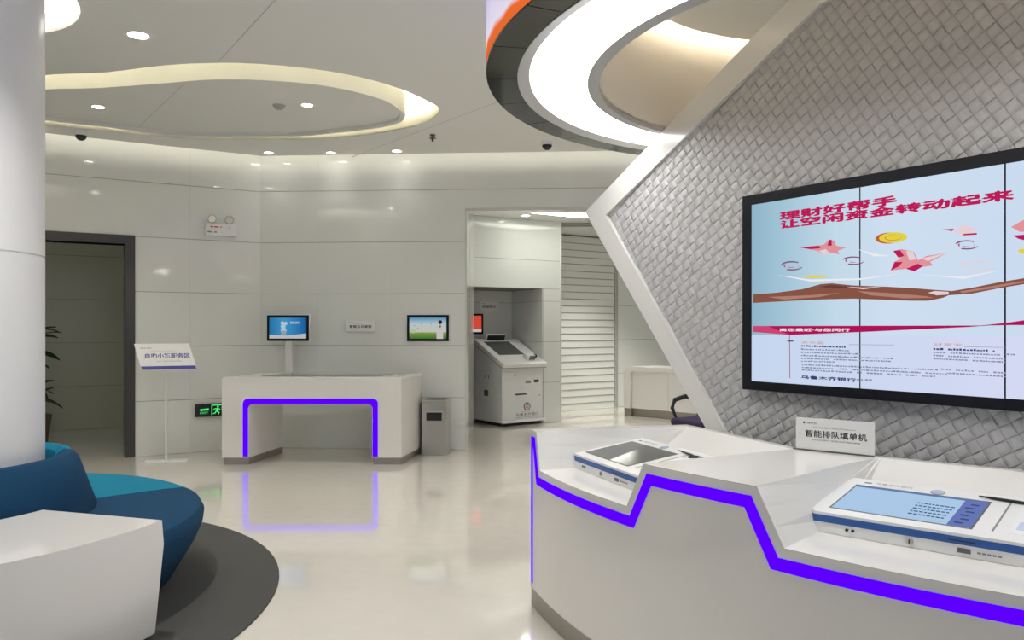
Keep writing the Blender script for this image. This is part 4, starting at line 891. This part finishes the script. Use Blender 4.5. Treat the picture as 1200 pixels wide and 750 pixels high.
B().box(-0.24, 0.24, -0.24, 0.24, 0.44, 0.52, 0.03, 3).obj('seat', 'purple_cloth', oc); 
b = B().box(-0.22, 0.22, 0.22, 0.27, 0.62, 0.96, 0.022, 3); b.obj('backrest', 'black', oc); B().box(-0.03, 0.03, 0.23, 0.26, 0.48, 0.70).obj('back_post', 'black', oc)
for s_ in (-1, 1):
    B().tube([(s_*0.25, 0.17, 0.48), (s_*0.27, 0.19, 0.60), (s_*0.27, 0.15, 0.70), (s_*0.27, 0.0, 0.73), (s_*0.27, -0.14, 0.70), (s_*0.27, -0.18, 0.62), (s_*0.25, -0.14, 0.50)], [0.018, 0.02, 0.024, 0.026, 0.024, 0.02, 0.016], 10).obj('armrest', 'black', oc, True)

# ------------------------------------------------------------------ small ceiling fittings
def ceil_pt(px, py, z=CEIL):
    D = (z-H)*F/(HY-py); return ((px-CX)/F*D, D, z)
def downlight(px, py, label, z=CEIL, r=0.062, tilt=0.0, w=W_DOWN):
    t = thing('downlight', label, 'downlight', ceil_pt(px, py, z), 0, 'recessed ceiling downlights')
    B().sweep([(r*0.82, -0.004), (r, -0.006), (r*1.12, -0.001), (r*1.12, 0.0), (r*0.82, 0.0)], 0, 360, 28).obj('rim', 'paper', t, True)
    B().cyl((0, 0, -0.003), r*0.80, 0.002, 24).obj('lamp', 'g_down', t)
    ld_ = bpy.data.lights.new('downlight_beam', 'SPOT'); ld_.energy = w; ld_.color = (1, 0.97, 0.92); ld_.spot_size = R(100); ld_.spot_blend = 0.8; ld_.shadow_soft_size = 0.06
    lo_ = bpy.data.objects.new('downlight_beam', ld_); C.objects.link(lo_); lo_.parent = t; lo_.location = (0, 0, -0.02)
    return t
downlight(162, 41, 'large tilted ceiling downlight left of the cove, nearest the camera', r=0.085)
downlight(115, 125, 'downlight on the ceiling island near the column', CEIL+0.034)
downlight(360, 123, 'downlight on the ceiling island beside the smoke detector', CEIL+0.034)
downlight(315, 179, 'ceiling downlight nearest the corner of the two panelled walls', w=2)
downlight(388, 179, 'middle ceiling downlight of three along the back wall', w=2)
downlight(465, 177, 'rightmost ceiling downlight of three along the back wall', w=2)
downlight(616, 252.5, 'downlight in the alcove ceiling above the kiosk niche', 3.099, 0.07, w=3)
for k, (xx, yy, nm) in enumerate(((-2.6, 1.2, 'left of the camera'), (-0.6, 1.0, 'overhead at the camera'), (-4.8, 1.9, 'left of the column'), (-5.4, 5.2, 'behind the column'), (-3.4, -2.0, 'far left behind the camera'), (-0.6, -2.2, 'behind the camera'), (2.2, -2.0, 'far right behind the camera'), (-1.95, 3.3, 'above the white wedge table'), (1.2, 7.2, 'above the canopy'), (3.0, 7.4, 'behind the feature wall'), (3.2, 13.0, 'in the alcove behind the feature wall'), (1.75, 12.9, 'in the alcove above the shutter'))):
    t_ = downlight(600, 300, 'added ceiling downlight out of view '+nm, w=(12, 115, 190, 150)[(yy > 2)+(yy > 5.5)+(yy > 10)] if k else 40, z=3.098 if yy > 10 else CEIL); t_.location = (xx, yy, 3.098 if yy > 10 else CEIL)  # unseen downlights, added to raise the light level of the room
sd_ = tag(B().cyl((0, 0, -0.02), 0.05, 0.02, 24, 'Z', 0.062).dome((0, 0, -0.02), 0.045, 0.5).obj('smoke_detector', 'grey', None, True), 'round grey smoke detector on the ceiling island', 'smoke detector'); sd_.location = ceil_pt(327, 123.5, CEIL+0.035)
sp_ = thing('sprinkler', 'small fire sprinkler head hanging from the ceiling right of the cove', 'sprinkler', ceil_pt(507, 158))
B().cyl((0, 0, -0.07), 0.012, 0.07, 10).obj('pipe', 'dgrey', sp_); B().cyl((0, 0, -0.012), 0.03, 0.012, 16).obj('rose', 'dgrey', sp_); B().cyl((0, 0, -0.04), 0.035, 0.006, 12).obj('deflector', 'dgrey', sp_)
def dome_cam(px, py, label):
    t = thing('dome_camera', label, 'security camera', ceil_pt(px, py), 0, 'ceiling dome cameras')
    B().cyl((0, 0, -0.045), 0.062, 0.045, 28, 'Z', 0.070).obj('collar', 'paper', t, True); B().dome((0, 0, -0.045), 0.056, 0.95).obj('dome', 'lens', t, True)
dome_cam(95, 154, 'black dome security camera above the doorway'); dome_cam(641, 165.5, 'black dome security camera below the dark canopy rim')
# alcove ceiling: light slot and air vent
az = lambda px, py: ceil_pt(px, py, 3.1)[:2]
al = thing('alcove_light', 'long bright light slot in the alcove ceiling', 'light', (0, 0, 3.098))
B().prism([az(606, 247.5), az(640, 247), az(700, 251), az(712, 256.5), az(660, 253)], -0.004, 0.0).obj('diffuser', 'g_alc', al)
vt = thing('air_vent', 'dark slatted air vent in the alcove ceiling above the shutter', 'vent', (0, 0, 3.098))
va, vb, vc, vd = az(640, 261.5), az(690, 261.5), az(705, 265), az(650, 265.5)
B().prism([va, vb, vc, vd], -0.004, 0.0).obj('backing', 'dgrey', vt)
for i in range(4):
    t0 = (i+0.15)/4; t1 = (i+0.55)/4; L_ = lambda a, c, t: (a[0]+(c[0]-a[0])*t, a[1]+(c[1]-a[1])*t)
    B().prism([L_(va, vd, t0), L_(vb, vc, t0), L_(vb, vc, t1), L_(va, vd, t1)], -0.012, -0.004).obj('slat', 'grey', vt)
